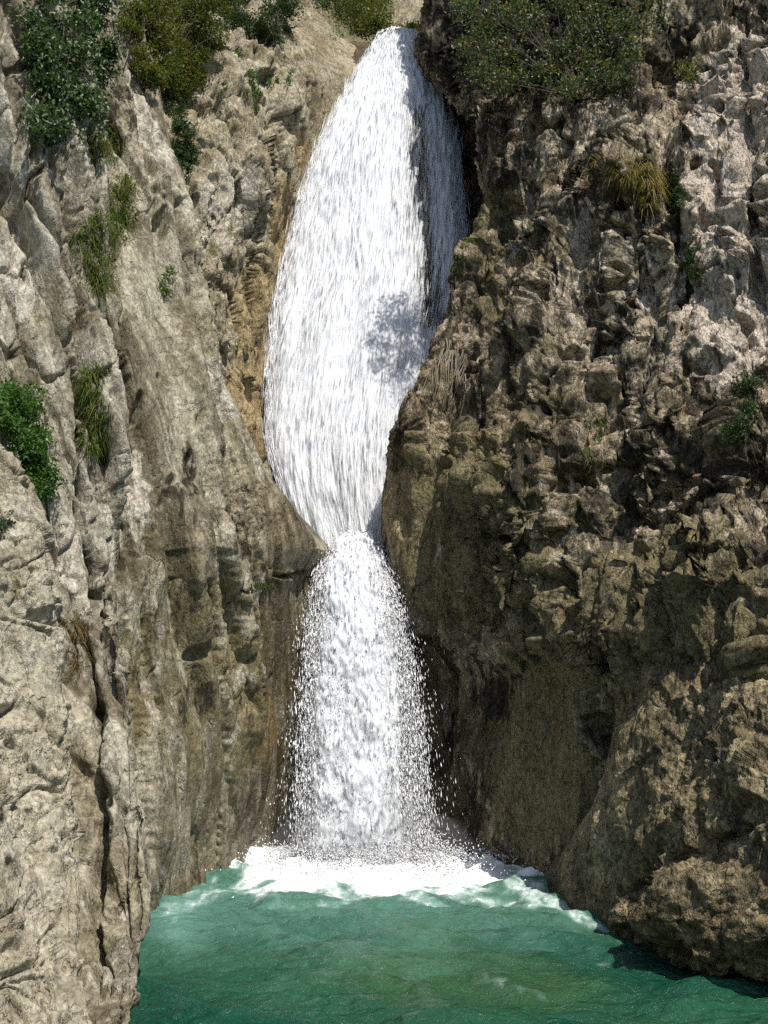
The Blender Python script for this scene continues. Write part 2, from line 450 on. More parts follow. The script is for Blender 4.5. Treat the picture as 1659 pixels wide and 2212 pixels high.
def fore_fine(p, uv):
    m = sstep(-0.05, 0.25, fbm(sc(p, 0.7, 21), 3))
    d = 0.06 * fbm(sc(p, (1.8, 1.8, 0.9)), 4) + 0.5 * layers(p, 1.3, 0.25, 0.08, 0.8, 5.0) + facets(p, (1.0, 1.0, 0.8), 0.16, off=6)
    d += m * (facets(p, (2.6, 2.6, 2.4), 0.14, off=3, edge=0.05) + facets(p, (7, 7, 6), 0.04, off=8))
    d -= 0.14 * crack(p, (1.1, 1.1, 1.6), 0.025, 37) * m + 0.10 * crack(p, (1.6, 1.6, 0.2), 0.03, 43)
    d -= 0.10 * sstep(0.3, 0.5, pn(sc(p, (3.0, 3.0, 2.6), 41))) * m
    return d + 0.020 * fbm(sc(p, 7), 4, 0.62)
def crag_coarse(p, uv):
    return 0.35 * fbm(sc(p, (0.45, 0.45, 0.4), 2), 3) + 0.12 * ridged(sc(p, (0.9, 0.9, 0.6), 8), 2)
def crag_fine(p, uv):
    d = facets(p, (0.7, 0.7, 0.35), 0.50, off=1) + facets(p, (1.6, 1.6, 0.8), 0.20, off=5, edge=0.06) + facets(p, (4, 4, 2.2), 0.09, off=7)
    d -= 0.30 * crack(p, (0.8, 0.8, 0.16), 0.035, 61)
    sm = 1 - 0.7 * sstep(560, 640, uv[:, 0]) * (1 - sstep(120, 200, uv[:, 1]))
    return (d + layers(p, 0.9, 0.35, 0.12, 0.7, 9.0, (0.75, 0.45, 0.25)) + 0.08 * fbm(sc(p, (2.8, 2.8, 1.5)), 4, 0.6)) * sm + 0.03 * fbm(sc(p, (6, 6, 4)), 3, 0.6)
def right_coarse(p, uv):
    low = 1 - sstep(1330, 1480, uv[:, 1]) * (1 - sstep(1250, 1330, uv[:, 0]))
    return (0.28 * fbm(sc(p, (0.55, 0.55, 0.35), 4), 3) + 0.18 * ridged(sc(p, (0.9, 0.9, 0.35), 8), 2)) * (0.25 + 0.75 * low)
def right_fine(p, uv):
    alc = sstep(1380, 1480, uv[:, 1]) * (1 - sstep(1240, 1320, uv[:, 0]))
    edge = 1 - sstep(980, 1150, uv[:, 0])
    low = sstep(1250, 1420, uv[:, 1])
    q = sc(p, (1.3, 1.3, 0.75)) + np.float32(0.5) * fbm(sc(p, (1.2, 1.2, 0.6)), 2)[:, None]
    f1, e, r, fc = worley(q)
    panel = sstep(1450, 1530, uv[:, 0] - (uv[:, 1] - 300) * 0.12) * (1 - sstep(650, 850, uv[:, 1]))
    c1 = (1 - 0.5 * edge) * (1 - 0.55 * panel)
    d = (0.17 * (f1 - 0.5) + 0.06 * fc) * c1
    d += facets(p, (3.4, 3.4, 1.3), 0.09, 0.6, 3) * c1
    d += facets(p, (7.0, 7.0, 2.8), 0.12, 0.5, 8) * (1 - 0.3 * edge)
    d += facets(p, (13, 13, 7.0), 0.07, 0.4, 4)
    d += 0.15 * ridged(sc(p, (3.0, 3.0, 0.55), 7), 3, 0.62) * (1 - 0.4 * low)
    d += 0.07 * ridged(sc(p, (8, 8, 1.6)), 3, 0.62) + right_lines(uv)
    var = 0.45 + 0.85 * sstep(-0.25, 0.3, fbm(sc(p, (0.55, 0.55, 0.4), 91), 2))
    sm = sstep(960, 1060, uv[:, 1]) * edge
    d = d * var * (1 - 0.55 * sm) + 0.15 * ridged(sc(p, (1.3, 1.3, 0.18), 15), 2, 0.5) * (1 - sm)
    hole = sstep(0.22, 0.42, fbm(sc(p, (2.0, 2.0, 1.9), 51), 2))
    d -= 0.27 * hole * (1 - 0.5 * edge) * (1 - sm)
    smooth = 0.09 * fbm(sc(p, (1.8, 1.8, 0.4)), 4) + 0.03 * fbm(sc(p, (9, 9, 2.5)), 3, 0.6)
    return d * (1 - alc) + smooth * alc
def foot_fine(p, uv):
    sm = 1 - sstep(1330, 1430, uv[:, 0] + (uv[:, 1] - 1900) * 0.25)
    d = 0.10 * fbm(sc(p, (2.0, 2.0, 1.2), 3), 3, 0.55) + facets(p, (1.4, 1.4, 1.1), 0.22, off=3) * (1 - 0.6 * sm)
    d += facets(p, (4.5, 4.5, 3.5), 0.10, 0.5, 5) * (1 - 0.7 * sm)
    d -= 0.24 * sstep(0.28, 0.45, fbm(sc(p, (1.0, 1.0, 1.7), 77), 2)) * (1 - sm)
    return d + 0.035 * ridged(sc(p, (9, 9, 5)), 3, 0.62) * (1 - 0.5 * sm)
def bed_coarse(p, uv):
    return 0.15 * fbm(sc(p, 0.6), 3)
def bed_fine(p, uv):
    return 0.12 * fbm(sc(p, (1.5, 1.5, 0.8)), 5, 0.55) + 0.05 * ridged(sc(p, (4, 4, 2)), 3)

def row(v, *q):
    return [(u, v, Y) for u, Y in q]

# left bank, far to near
patch('cliff_upper_left', [
    [(250, -330, 27), (330, -250, 28), (450, -180, 29), (550, -10, 31), (650, 60, 32), (740, 120, 32), (850, 170, 32)],
    [(250, -300, 21), (330, -190, 23), (450, -110, 25), (560, 0, 26.5), (680, 38, 27.3), (755, 84, 27.6), (840, 112, 27.6)],
    [(270, -20, 19), (350, 20, 20.3), (450, 50, 22), (560, 62, 23.5), (650, 82, 25), (735, 118, 26.2), (840, 126, 27.0)],
    [(300, 130, 18.3), (370, 150, 19.3), (450, 150, 20.6), (550, 140, 22), (640, 140, 23.4), (720, 150, 24.9), (810, 150, 25.8)],
    row(250, (310, 18.0), (380, 18.7), (450, 19.7), (550, 20.9), (640, 22.6), (705, 24.4), (800, 25.4)),
    row(450, (320, 17.8), (400, 18.2), (460, 19.0), (535, 20.0), (590, 21.6), (640, 23.0), (760, 24.3)),
    row(650, (340, 17.6), (430, 17.9), (480, 18.5), (510, 19.4), (545, 20.7), (584, 21.8), (700, 23.2)),
    row(850, (360, 17.4), (450, 17.8), (500, 18.3), (522, 19.1), (548, 20.0), (576, 20.85), (680, 22.2)),
    row(1050, (400, 17.4), (500, 17.8), (540, 18.2), (570, 18.8), (588, 19.4), (614, 20.1), (700, 21.2)),
    row(1250, (440, 17.4), (540, 17.8), (580, 18.2), (610, 18.8), (640, 19.2), (670, 19.6), (720, 19.8)),
], 4.0, crag_coarse, crag_fine, M_crag, [
    ('ochre', 560, 660, 60, 110, 0.9), ('ochre', 600, 480, 40, 120, 0.8), ('ochre', 560, 830, 55, 180, 1.0), ('ochre', 650, 330, 30, 60, 0.7),
    ('ochre', 790, 100, 30, 25, 0.7), ('wet', 570, 960, 60, 60, 0.7), ('dark', 520, 800, 60, 90, 0.3), ('moss', 620, 110, 130, 40, 0.45),
    ('moss', 500, 560, 60, 120, 0.35), ('pale', 490, 460, 70, 130, 0.55), ('pale', 500, 200, 80, 90, 0.35)],
    sil=5, cw=0.95, dw=0.75, label='sunlit broken limestone crag beside the upper waterfall')

patch('cliff_left', [
    row(-300, (60, 18), (150, 18.5), (215, 19), (255, 19.5), (275, 20), (250, 22)),
    row(60, (140, 16.6), (220, 16.9), (275, 17.3), (310, 17.8), (322, 18.4), (310, 20.5)),
    row(150, (150, 16.3), (230, 16.6), (290, 17), (332, 17.5), (345, 18.1), (330, 20.2)),
    row(300, (150, 15.6), (240, 15.9), (305, 16.3), (360, 16.8), (380, 17.5), (365, 20)),
    row(440, (160, 15), (250, 15.4), (330, 15.8), (395, 16.4), (418, 17.2), (400, 19.5)),
    row(590, (170, 14.5), (255, 14.9), (340, 15.4), (420, 16.1), (445, 16.9), (428, 19.5)),
    row(740, (180, 14), (260, 14.4), (350, 15), (440, 15.8), (468, 16.6), (450, 19.5)),
    row(850, (190, 13.7), (260, 14.1), (370, 14.8), (470, 15.7), (507, 16.6), (490, 19.5)),
    row(1010, (200, 13.4), (270, 13.8), (400, 14.6), (530, 15.8), (585, 16.9), (570, 19.5)),
    row(1090, (200, 13.2), (280, 13.6), (420, 14.5), (580, 15.9), (648, 17.2), (640, 19.5)),
    row(1165, (200, 13.1), (280, 13.5), (440, 14.4), (615, 16), (712, 17.5), (712, 19.5)),
    row(1200, (200, 13.0), (280, 13.45), (440, 14.4), (620, 16.1), (722, 17.6), (728, 19.3)),
    row(1245, (200, 13.0), (280, 13.4), (440, 14.4), (612, 16.2), (694, 17.6), (760, 19)),
    row(1300, (200, 12.9), (280, 13.3), (430, 14.4), (580, 16.0), (676, 17.4), (780, 18.5)),
    row(1500, (200, 12.8), (285, 13.1), (430, 14.3), (550, 15.7), (662, 17.1), (800, 18.2)),
    row(1700, (205, 12.7), (295, 13), (425, 14.3), (540, 15.8), (642, 17.0), (800, 18)),
    row(1850, (210, 12.6), (305, 13), (420, 14.5), (530, 16.3), (640, 17.4), (800, 17.9)),
    row(1960, (210, 12.5), (320, 13.2), (430, 14.5), (540, 16.4), (640, 17.4), (800, 17.9)),
    row(2120, (220, 12.5), (320, 13.2), (430, 14.5), (545, 16.4), (640, 17.4), (800, 17.9)),
], 3.4, left_coarse, left_fine, M_left, [
    ('wet', 590, 1130, 130, 120, 0.8), ('moss', 590, 1100, 110, 100, 0.4), ('wet', 600, 1400, 70, 190, 0.9), ('wet', 580, 1680, 60, 170, 0.8), ('ochre', 560, 1560, 60, 110, 0.7),
    ('ochre', 480, 1350, 90, 120, 0.3), ('moss', 420, 1330, 120, 160, 0.45), ('moss', 570, 1230, 60, 40, 0.5), ('moss', 440, 1480, 210, 330, 0.5), ('dark', 400, 1420, 110, 200, 0.28), ('dark', 530, 1130, 60, 120, 0.3), ('pale', 300, 1080, 45, 120, 0.55),
    ('pale', 330, 260, 30, 170, 0.6, -20), ('pale', 470, 830, 30, 90, 0.6, -25), ('dark', 410, 1010, 20, 90, 0.5), ('dark', 370, 1150, 70, 150, 0.3),
    ('dark', 450, 1480, 50, 90, 0.35), ('dark', 360, 1480, 40, 110, 0.3), ('pale', 350, 1650, 60, 150, 0.25), ('pale', 560, 1180, 30, 40, 0.5),
    ('dark', 260, 240, 40, 120, 0.5), ('moss', 560, 1180, 60, 80, 0.35)],
    sil=4, cw=0.65, dw=0.62, label='tall layered limestone wall with a smooth slab, left of the falls')

patch('cliff_left_ribs', [
    row(-300, (-260, 13), (-100, 13.7), (20, 14.4), (90, 15), (130, 15.6), (110, 18)),
    row(0, (-250, 12.4), (-90, 13), (60, 13.8), (150, 14.6), (200, 15.3), (185, 17.5)),
    row(150, (-250, 12), (-80, 12.7), (80, 13.5), (170, 14.3), (218, 15), (200, 17.2)),
    row(300, (-250, 11.8), (-80, 12.4), (90, 13.2), (190, 14), (236, 14.7), (215, 17)),
    row(450, (-250, 11.5), (-80, 12.1), (100, 12.9), (205, 13.7), (250, 14.4), (230, 16.5)),
    row(650, (-250, 11.2), (-80, 11.8), (100, 12.5), (205, 13.2), (246, 13.9), (230, 16)),
    row(850, (-250, 10.9), (-80, 11.5), (100, 12.2), (210, 12.8), (251, 13.4), (235, 15.5)),
    row(1050, (-250, 10.7), (-80, 11.3), (110, 12), (220, 12.5), (262, 13.1), (240, 15)),
    row(1250, (-250, 10.5), (-60, 11.1), (120, 11.7), (225, 12.2), (270, 12.7), (250, 14.5)),
    row(1450, (-250, 10.3), (-60, 10.8), (130, 11.1), (235, 11.2), (284, 11.6), (262, 14)),
    row(1650, (-240, 10.0), (-40, 10.4), (150, 10.6), (250, 10.5), (300, 10.9), (280, 13.5)),
    row(1850, (-240, 9.7), (-20, 10.0), (170, 10.2), (270, 10.0), (315, 10.3), (295, 13)),
    row(1970, (-240, 9.5), (0, 9.8), (180, 9.9), (275, 9.7), (320, 10.0), (300, 13)),
    row(2080, (-240, 9.3), (0, 9.6), (180, 9.6), (265, 9.2), (312, 9.5), (300, 12.5)),
    row(2212, (-240, 9.1), (0, 9.3), (180, 8.7), (245, 8.55), (291, 8.8), (292, 12)),
    row(2330, (-240, 8.9), (0, 9.0), (170, 8.3), (230, 8.1), (284, 8.3), (285, 11.5)),
    row(2480, (-240, 8.7), (0, 8.8), (170, 8.0), (230, 7.8), (276, 8.0), (280, 11)),
], 3.3, left_coarse, rib_fine, M_rib, [
    ('pale', 60, 330, 70, 80, 0.45), ('pale', 150, 1200, 50, 110, 0.6), ('pale', 40, 620, 60, 120, 0.5), ('dark', 215, 1550, 25, 90, 0.4),
    ('moss', 110, 720, 60, 130, 0.3), ('dark', 80, 300, 40, 60, 0.3), ('dark', 200, 980, 60, 90, 0.4), ('pale', 270, 1950, 40, 160, 0.3)],
    sil=4, label='upright ribs of pale layered limestone, at the left edge of the pool')

patch('cliff_left_buttress', [
    [(-380, 760, 9.5), (-240, 760, 10.6), (-150, 770, 11.5), (-90, 790, 12.2), (-60, 830, 12.8), (-70, 880, 13.6)],
    [(-380, 840, 8.4), (-220, 850, 9.6), (-110, 860, 10.3), (-50, 880, 10.9), (-8, 910, 11.4), (-30, 930, 12.8)],
    row(1000, (-370, 8.2), (-200, 9.3), (-60, 9.9), (10, 10.4), (52, 11), (25, 12.5)),
    row(1110, (-370, 8), (-180, 9), (-30, 9.7), (65, 10.3), (110, 10.9), (80, 12.3)),
    row(1250, (-360, 7.7), (-170, 8.8), (-20, 9.5), (85, 10), (127, 10.6), (95, 12.2)),
    row(1400, (-360, 7.4), (-170, 8.5), (-10, 9.3), (95, 9.8), (136, 10.4), (105, 12.1)),
    row(1520, (-360, 7.2), (-160, 8.3), (0, 9.1), (105, 9.6), (145, 10.2), (115, 12)),
    row(1750, (-350, 6.8), (-150, 7.9), (20, 8.6), (140, 9.0), (188, 9.5), (150, 11.8)),
    row(1950, (-350, 6.4), (-140, 7.6), (30, 8.2), (140, 8.5), (182, 8.9), (150, 11.4)),
    row(2080, (-350, 6.1), (-140, 7.3), (30, 7.9), (145, 8.2), (192, 8.6), (165, 11.2)),
    row(2212, (-350, 5.8), (-140, 7), (40, 7.6), (170, 7.8), (222, 8.2), (190, 10.5)),
    row(2340, (-350, 5.5), (-140, 6.7), (40, 7.3), (190, 7.5), (238, 7.8), (210, 9.8)),
    row(2600, (-350, 5), (-140, 6.2), (40, 6.8), (200, 6.9), (240, 7.1), (220, 9)),
], 3.1, left_coarse, fore_fine, M_fore, [
    ('dark', 5, 1760, 25, 90, 0.6), ('dark', 30, 1860, 30, 60, 0.35), ('pale', 50, 1150, 60, 90, 0.3), ('moss', 20, 1260, 60, 50, 0.3)],
    sil=4, label='pale rounded limestone buttress in the near left corner')

# channels under the falls
patch('channel_upper', [
    row(128, (560, 40), (700, 38), (800, 36), (900, 36), (1000, 36), (1150, 36)),
    row(112, (560, 32), (700, 31), (800, 30), (900, 30), (1000, 30), (1150, 30)),
    row(104, (700, 28.4), (740, 27.8), (800, 27.4), (880, 27.2), (960, 26.6), (1120, 25.5)),
    row(160, (660, 27), (740, 26.4), (800, 25.9), (890, 25.7), (980, 25.2), (1130, 23.5)),
    row(250, (620, 26), (710, 25.2), (790, 24.8), (900, 24.7), (1010, 24.5), (1130, 21.5)),
    row(430, (560, 24.8), (650, 23.9), (760, 23.5), (890, 23.5), (1020, 23.6), (1130, 20.5)),
    row(600, (520, 23.6), (610, 22.9), (720, 22.5), (870, 22.5), (1010, 22.6), (1120, 19.6)),
    row(830, (500, 22.3), (590, 21.7), (700, 21.4), (830, 21.3), (950, 21.2), (1060, 19)),
    row(1060, (520, 21), (610, 20.6), (700, 20.3), (800, 20.2), (900, 20), (1000, 18.6)),
    row(1230, (560, 20), (650, 19.7), (720, 19.6), (800, 19.5), (880, 19.3), (960, 18.3)),
], 6.0, bed_coarse, bed_fine, M_bed, [('wet', 850, 600, 300, 700, 0.8), ('dark', 1040, 380, 70, 240, 0.55), ('ochre', 900, 420, 40, 260, 0.9)],
    label='dark wet rock channel behind the upper waterfall')
patch('channel_lower', [
    [(560, 1160, 21), (660, 1170, 20.5), (740, 1176, 20), (800, 1178, 20), (860, 1176, 20), (960, 1160, 20)],
    [(560, 1190, 18.5), (660, 1192, 18.5), (730, 1200, 18.3), (790, 1204, 18.3), (850, 1200, 18.3), (960, 1190, 18.5)],
    row(1230, (560, 18.3), (660, 18.1), (730, 18), (800, 18), (850, 18), (960, 18.2)),
    row(1350, (560, 18.2), (660, 17.95), (730, 17.8), (800, 17.75), (870, 17.85), (980, 18.1)),
    row(1550, (560, 18), (660, 17.75), (730, 17.6), (800, 17.55), (890, 17.65), (1000, 18.0)),
    row(1750, (560, 17.6), (650, 17.2), (730, 17.0), (800, 17.0), (900, 17.1), (1010, 17.3)),
    row(2000, (560, 17.4), (650, 16.9), (730, 16.8), (800, 16.8), (900, 16.8), (1020, 17.0)),
], 6.0, bed_coarse, bed_fine, M_bed, [('wet', 780, 1500, 300, 500, 0.9)], label='wet rock step behind the lower cascade')

# right bank
RIGHT = [
    row(-330, (985, 30), (955, 27), (1060, 23.5), (1250, 19.8), (1400, 17.6), (1560, 15.9), (1760, 14.3), (2100, 12.6)),
    row(-40, (960, 29), (928, 26.2), (1040, 22.6), (1250, 18.7), (1400, 16.6), (1550, 15), (1750, 13.4), (2100, 11.7)),
    row(60, (940, 28.4), (905, 25.8), (1035, 22.2), (1245, 18.3), (1400, 16.2), (1550, 14.6), (1750, 13), (2100, 11.4)),
    row(110, (930, 28), (892, 25.6), (1030, 22), (1240, 18.1), (1400, 16), (1550, 14.4), (1750, 12.9), (2100, 11.3)),
    row(160, (965, 27.4), (925, 25), (1045, 21.4), (1235, 17.9), (1400, 15.8), (1550, 14.3), (1750, 12.8), (2100, 11.2)),
    row(220, (1030, 26), (1000, 23.4), (1075, 20.4), (1235, 17.9), (1400, 16.0), (1550, 14.1), (1750, 12.6), (2100, 11.1)),
    row(290, (1100, 24), (1064, 20.8), (1115, 18.9), (1250, 16.7), (1400, 14.9), (1550, 13.9), (1750, 12.5), (2100, 11)),
    row(400, (1090, 23.5), (1058, 20), (1105, 18.4), (1250, 16.4), (1400, 14.7), (1550, 13.7), (1750, 12.4), (2100, 10.9)),
    row(510, (1085, 23), (1050, 19.6), (1105, 18.2), (1245, 16.2), (1400, 14.6), (1550, 13.5), (1750, 12.3), (2100, 10.8)),
    row(620, (1030, 22), (990, 19.2), (1080, 17.9), (1230, 16), (1400, 14.5), (1550, 13.4), (1750, 12.2), (2100, 10.7)),
    row(730, (988, 21.4), (950, 18.9), (1050, 17.6), (1215, 15.8), (1400, 14.4), (1550, 13.3), (1750, 12.1), (2100, 10.6)),
    row(840, (935, 21), (895, 18.7), (1015, 17.4), (1200, 15.6), (1400, 14.2), (1550, 13.1), (1750, 11.9), (2100, 10.5)),
    row(940, (900, 20.5), (855, 18.5), (990, 17.2), (1195, 15.4), (1400, 14), (1550, 12.9), (1750, 11.8), (2100, 10.4)),
    row(1060, (865, 20), (826, 18.2), (970, 16.9), (1190, 15.2), (1400, 13.8), (1550, 12.8), (1750, 11.7), (2100, 10.3)),
    row(1160, (855, 19.6), (814, 18.1), (960, 17.0), (1190, 15.3), (1400, 13.6), (1550, 12.7), (1750, 11.6), (2100, 10.2)),
    row(1235, (860, 19.3), (820, 18.1), (955, 17.0), (1185, 15.2), (1400, 13.2), (1550, 12.3), (1750, 11.2), (2100, 9.8)),
    row(1300, (905, 19.2), (858, 18.2), (965, 17.1), (1180, 15.2), (1390, 13.1), (1550, 12.1), (1750, 11.0), (2100, 9.6)),
    row(1380, (930, 19.2), (900, 18.4), (1000, 17.1), (1170, 15.35), (1370, 13.2), (1550, 12.1), (1750, 10.9), (2100, 9.5)),
    row(1470, (900, 18.9), (915, 18.3), (1040, 16.9), (1190, 15.5), (1310, 13.9), (1550, 12.3), (1750, 11.2), (2100, 9.8)),
    row(1620, (890, 18.6), (920, 18.1), (1040, 16.75), (1190, 15.4), (1300, 14.1), (1550, 12.9), (1750, 12), (2100, 10.6)),
    row(1780, (890, 18.2), (930, 17.8), (1040, 16.6), (1170, 15.4), (1270, 14.3), (1550, 13.2), (1750, 12), (2100, 10.6)),
    row(1890, (890, 17.8), (930, 17.0), (1040, 16.5), (1145, 15.6), (1230, 14.8), (1550, 13.2), (1750, 12), (2100, 10.6)),
    row(2060, (890, 17.6), (930, 16.8), (1030, 16.4), (1130, 15.5), (1220, 14.8), (1550, 13.2), (1750, 12), (2100, 10.6)),
]
RIGHT = [[(u, v, Y + 3.0 * min(max((u - 1050) / 700, 0), 1.2) * min(max((1350 - v) / 1350, 0), 1.2)
           + 0.6 * min(max((1380 - v) / 320, 0), 1) * min(max((u - 1150) / 200, 0), 1)) for u, v, Y in r] for r in RIGHT]
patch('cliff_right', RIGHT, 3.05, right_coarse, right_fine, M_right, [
    ('pale', 1600, 480, 140, 480, 0.7), ('pale', 1400, 700, 250, 250, 0.4), ('pale', 1350, 330, 200, 110, 0.3), ('pale', 1250, 500, 100, 80, 0.4), ('dark', 1180, 100, 240, 160, 0.95), ('dark', 1330, 850, 130, 200, 0.35),  # strongest dark patch, under the tree, is shade painted into the rock colour
    ('dark', 1400, 1000, 200, 330, 0.3), ('moss', 1030, 1150, 180, 240, 0.7), ('moss', 1150, 1280, 200, 120, 0.6), ('ochre', 920, 1120, 110, 170, 0.55),
    ('dark', 1090, 1490, 110, 90, 0.45), ('moss', 1180, 1600, 140, 320, 0.75), ('pale', 1240, 1620, 45, 230, 0.42), ('wet', 1000, 1650, 130, 250, 0.5), ('dark', 1000, 760, 80, 130, 0.3),
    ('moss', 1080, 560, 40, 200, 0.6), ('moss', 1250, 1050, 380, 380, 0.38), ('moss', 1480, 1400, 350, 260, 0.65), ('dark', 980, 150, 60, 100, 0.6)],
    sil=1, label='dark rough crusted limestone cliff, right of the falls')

patch('cliff_right_foot', [
    row(1260, (1390, 16), (1400, 14.2), (1450, 13.3), (1560, 12.6), (1760, 11.4), (2100, 10.0)),
    row(1440, (1340, 16), (1335, 14.0), (1390, 12.9), (1530, 11.9), (1750, 10.7), (2100, 9.3)),
    row(1600, (1320, 15.8), (1302, 13.9), (1370, 12.5), (1520, 11.3), (1740, 10.1), (2100, 8.9)),
    row(1700, (1305, 15.6), (1278, 13.8), (1360, 12.35), (1510, 11.1), (1740, 9.85), (2100, 8.7)),
    row(1800, (1260, 15.5), (1228, 14.1), (1330, 12.4), (1490, 11.0), (1730, 9.8), (2100, 8.6)),
    row(1880, (1205, 15.6), (1168, 14.9), (1310, 12.7), (1460, 11.4), (1720, 10.2), (2100, 9.0)),
    row(1940, (1215, 15.2), (1178, 14.3), (1300, 12.8), (1420, 12.0), (1700, 10.9), (2100, 9.6)),
    row(1990, (1240, 15), (1205, 13.8), (1295, 12.8), (1400, 12.5), (1700, 11.6), (2100, 10.3)),
    row(2100, (1270, 14.8), (1230, 13.6), (1300, 12.7), (1400, 12.5), (1700, 11.6), (2100, 10.3)),
    row(2250, (1270, 14.6), (1230, 13.4), (1300, 12.5), (1400, 12.3), (1700, 11.5), (2100, 10.2)),
], 3.1, bed_coarse, foot_fine, M_foot, [
    ('moss', 1440, 1780, 160, 120, 0.45), ('pale', 1560, 1640, 70, 40, 0.3), ('dark', 1330, 1900, 50, 90, 0.15), ('pale', 1290, 1790, 30, 90, 0.35)],
    sil=1, label='low mossy rock foot running into the pool on the right')

# far hillside beyond the lip
patch('hill', [
    row(-700, (200, 60), (500, 60), (700, 58), (900, 56), (1150, 54), (1500, 54)),
    row(-200, (200, 52), (500, 52), (700, 50), (900, 48), (1150, 46), (1500, 46)),
    row(40, (200, 46), (500, 46), (700, 44), (900, 42), (1150, 41), (1500, 41)),
    row(140, (200, 40), (500, 40), (700, 38), (900, 37), (1150, 37), (1500, 37)),
    row(260, (200, 37), (500, 37), (700, 36), (900, 36), (1150, 36), (1500, 36)),
], 16.0, lambda p, uv: 1.2 * fbm(sc(p, 0.2), 3), lambda p, uv: crag_fine(sc(p, 0.6), uv) * 2.0, M_crag, [('moss', 700, 0, 200, 200, 0.6)],
    label='pale far hillside seen over the lip of the upper waterfall')

BVH = BVHTree.FromPolygons([Vector(v) for v in np.concatenate(BVH_V)], np.concatenate(BVH_F).tolist())
def hit(u, v, default=15.0):
    r = BVH.ray_cast(Vector((0, 0, CAM_H)), ray(u, v))
    return float(r[0].y) if r[0] else default

# pool bed, far beyond the view
gm = N('pool_bed')
gb = gm.node('ShaderNodeBsdfPrincipled', {'Base Color': gm.mix(gm.noise(0.8, 6), (0.10, 0.09, 0.06), (0.22, 0.19, 0.13)), 'Roughness': 0.9})
gm.done(gb.outputs[0])
tag(mesh_obj('ground', [(-150, -150, -3), (150, -150, -3), (150, 150, -3), (-150, 150, -3)], [(0, 1, 2, 3)], gm.m), 'stony bed under the pool', kind='structure')

# ------------------------------------------------------------------ water
def smooth_noise2(x, y, s, off=0.0):
    return pn(np.stack([x * s + off, y * s + off * 1.3, np.full_like(x, off)], -1))

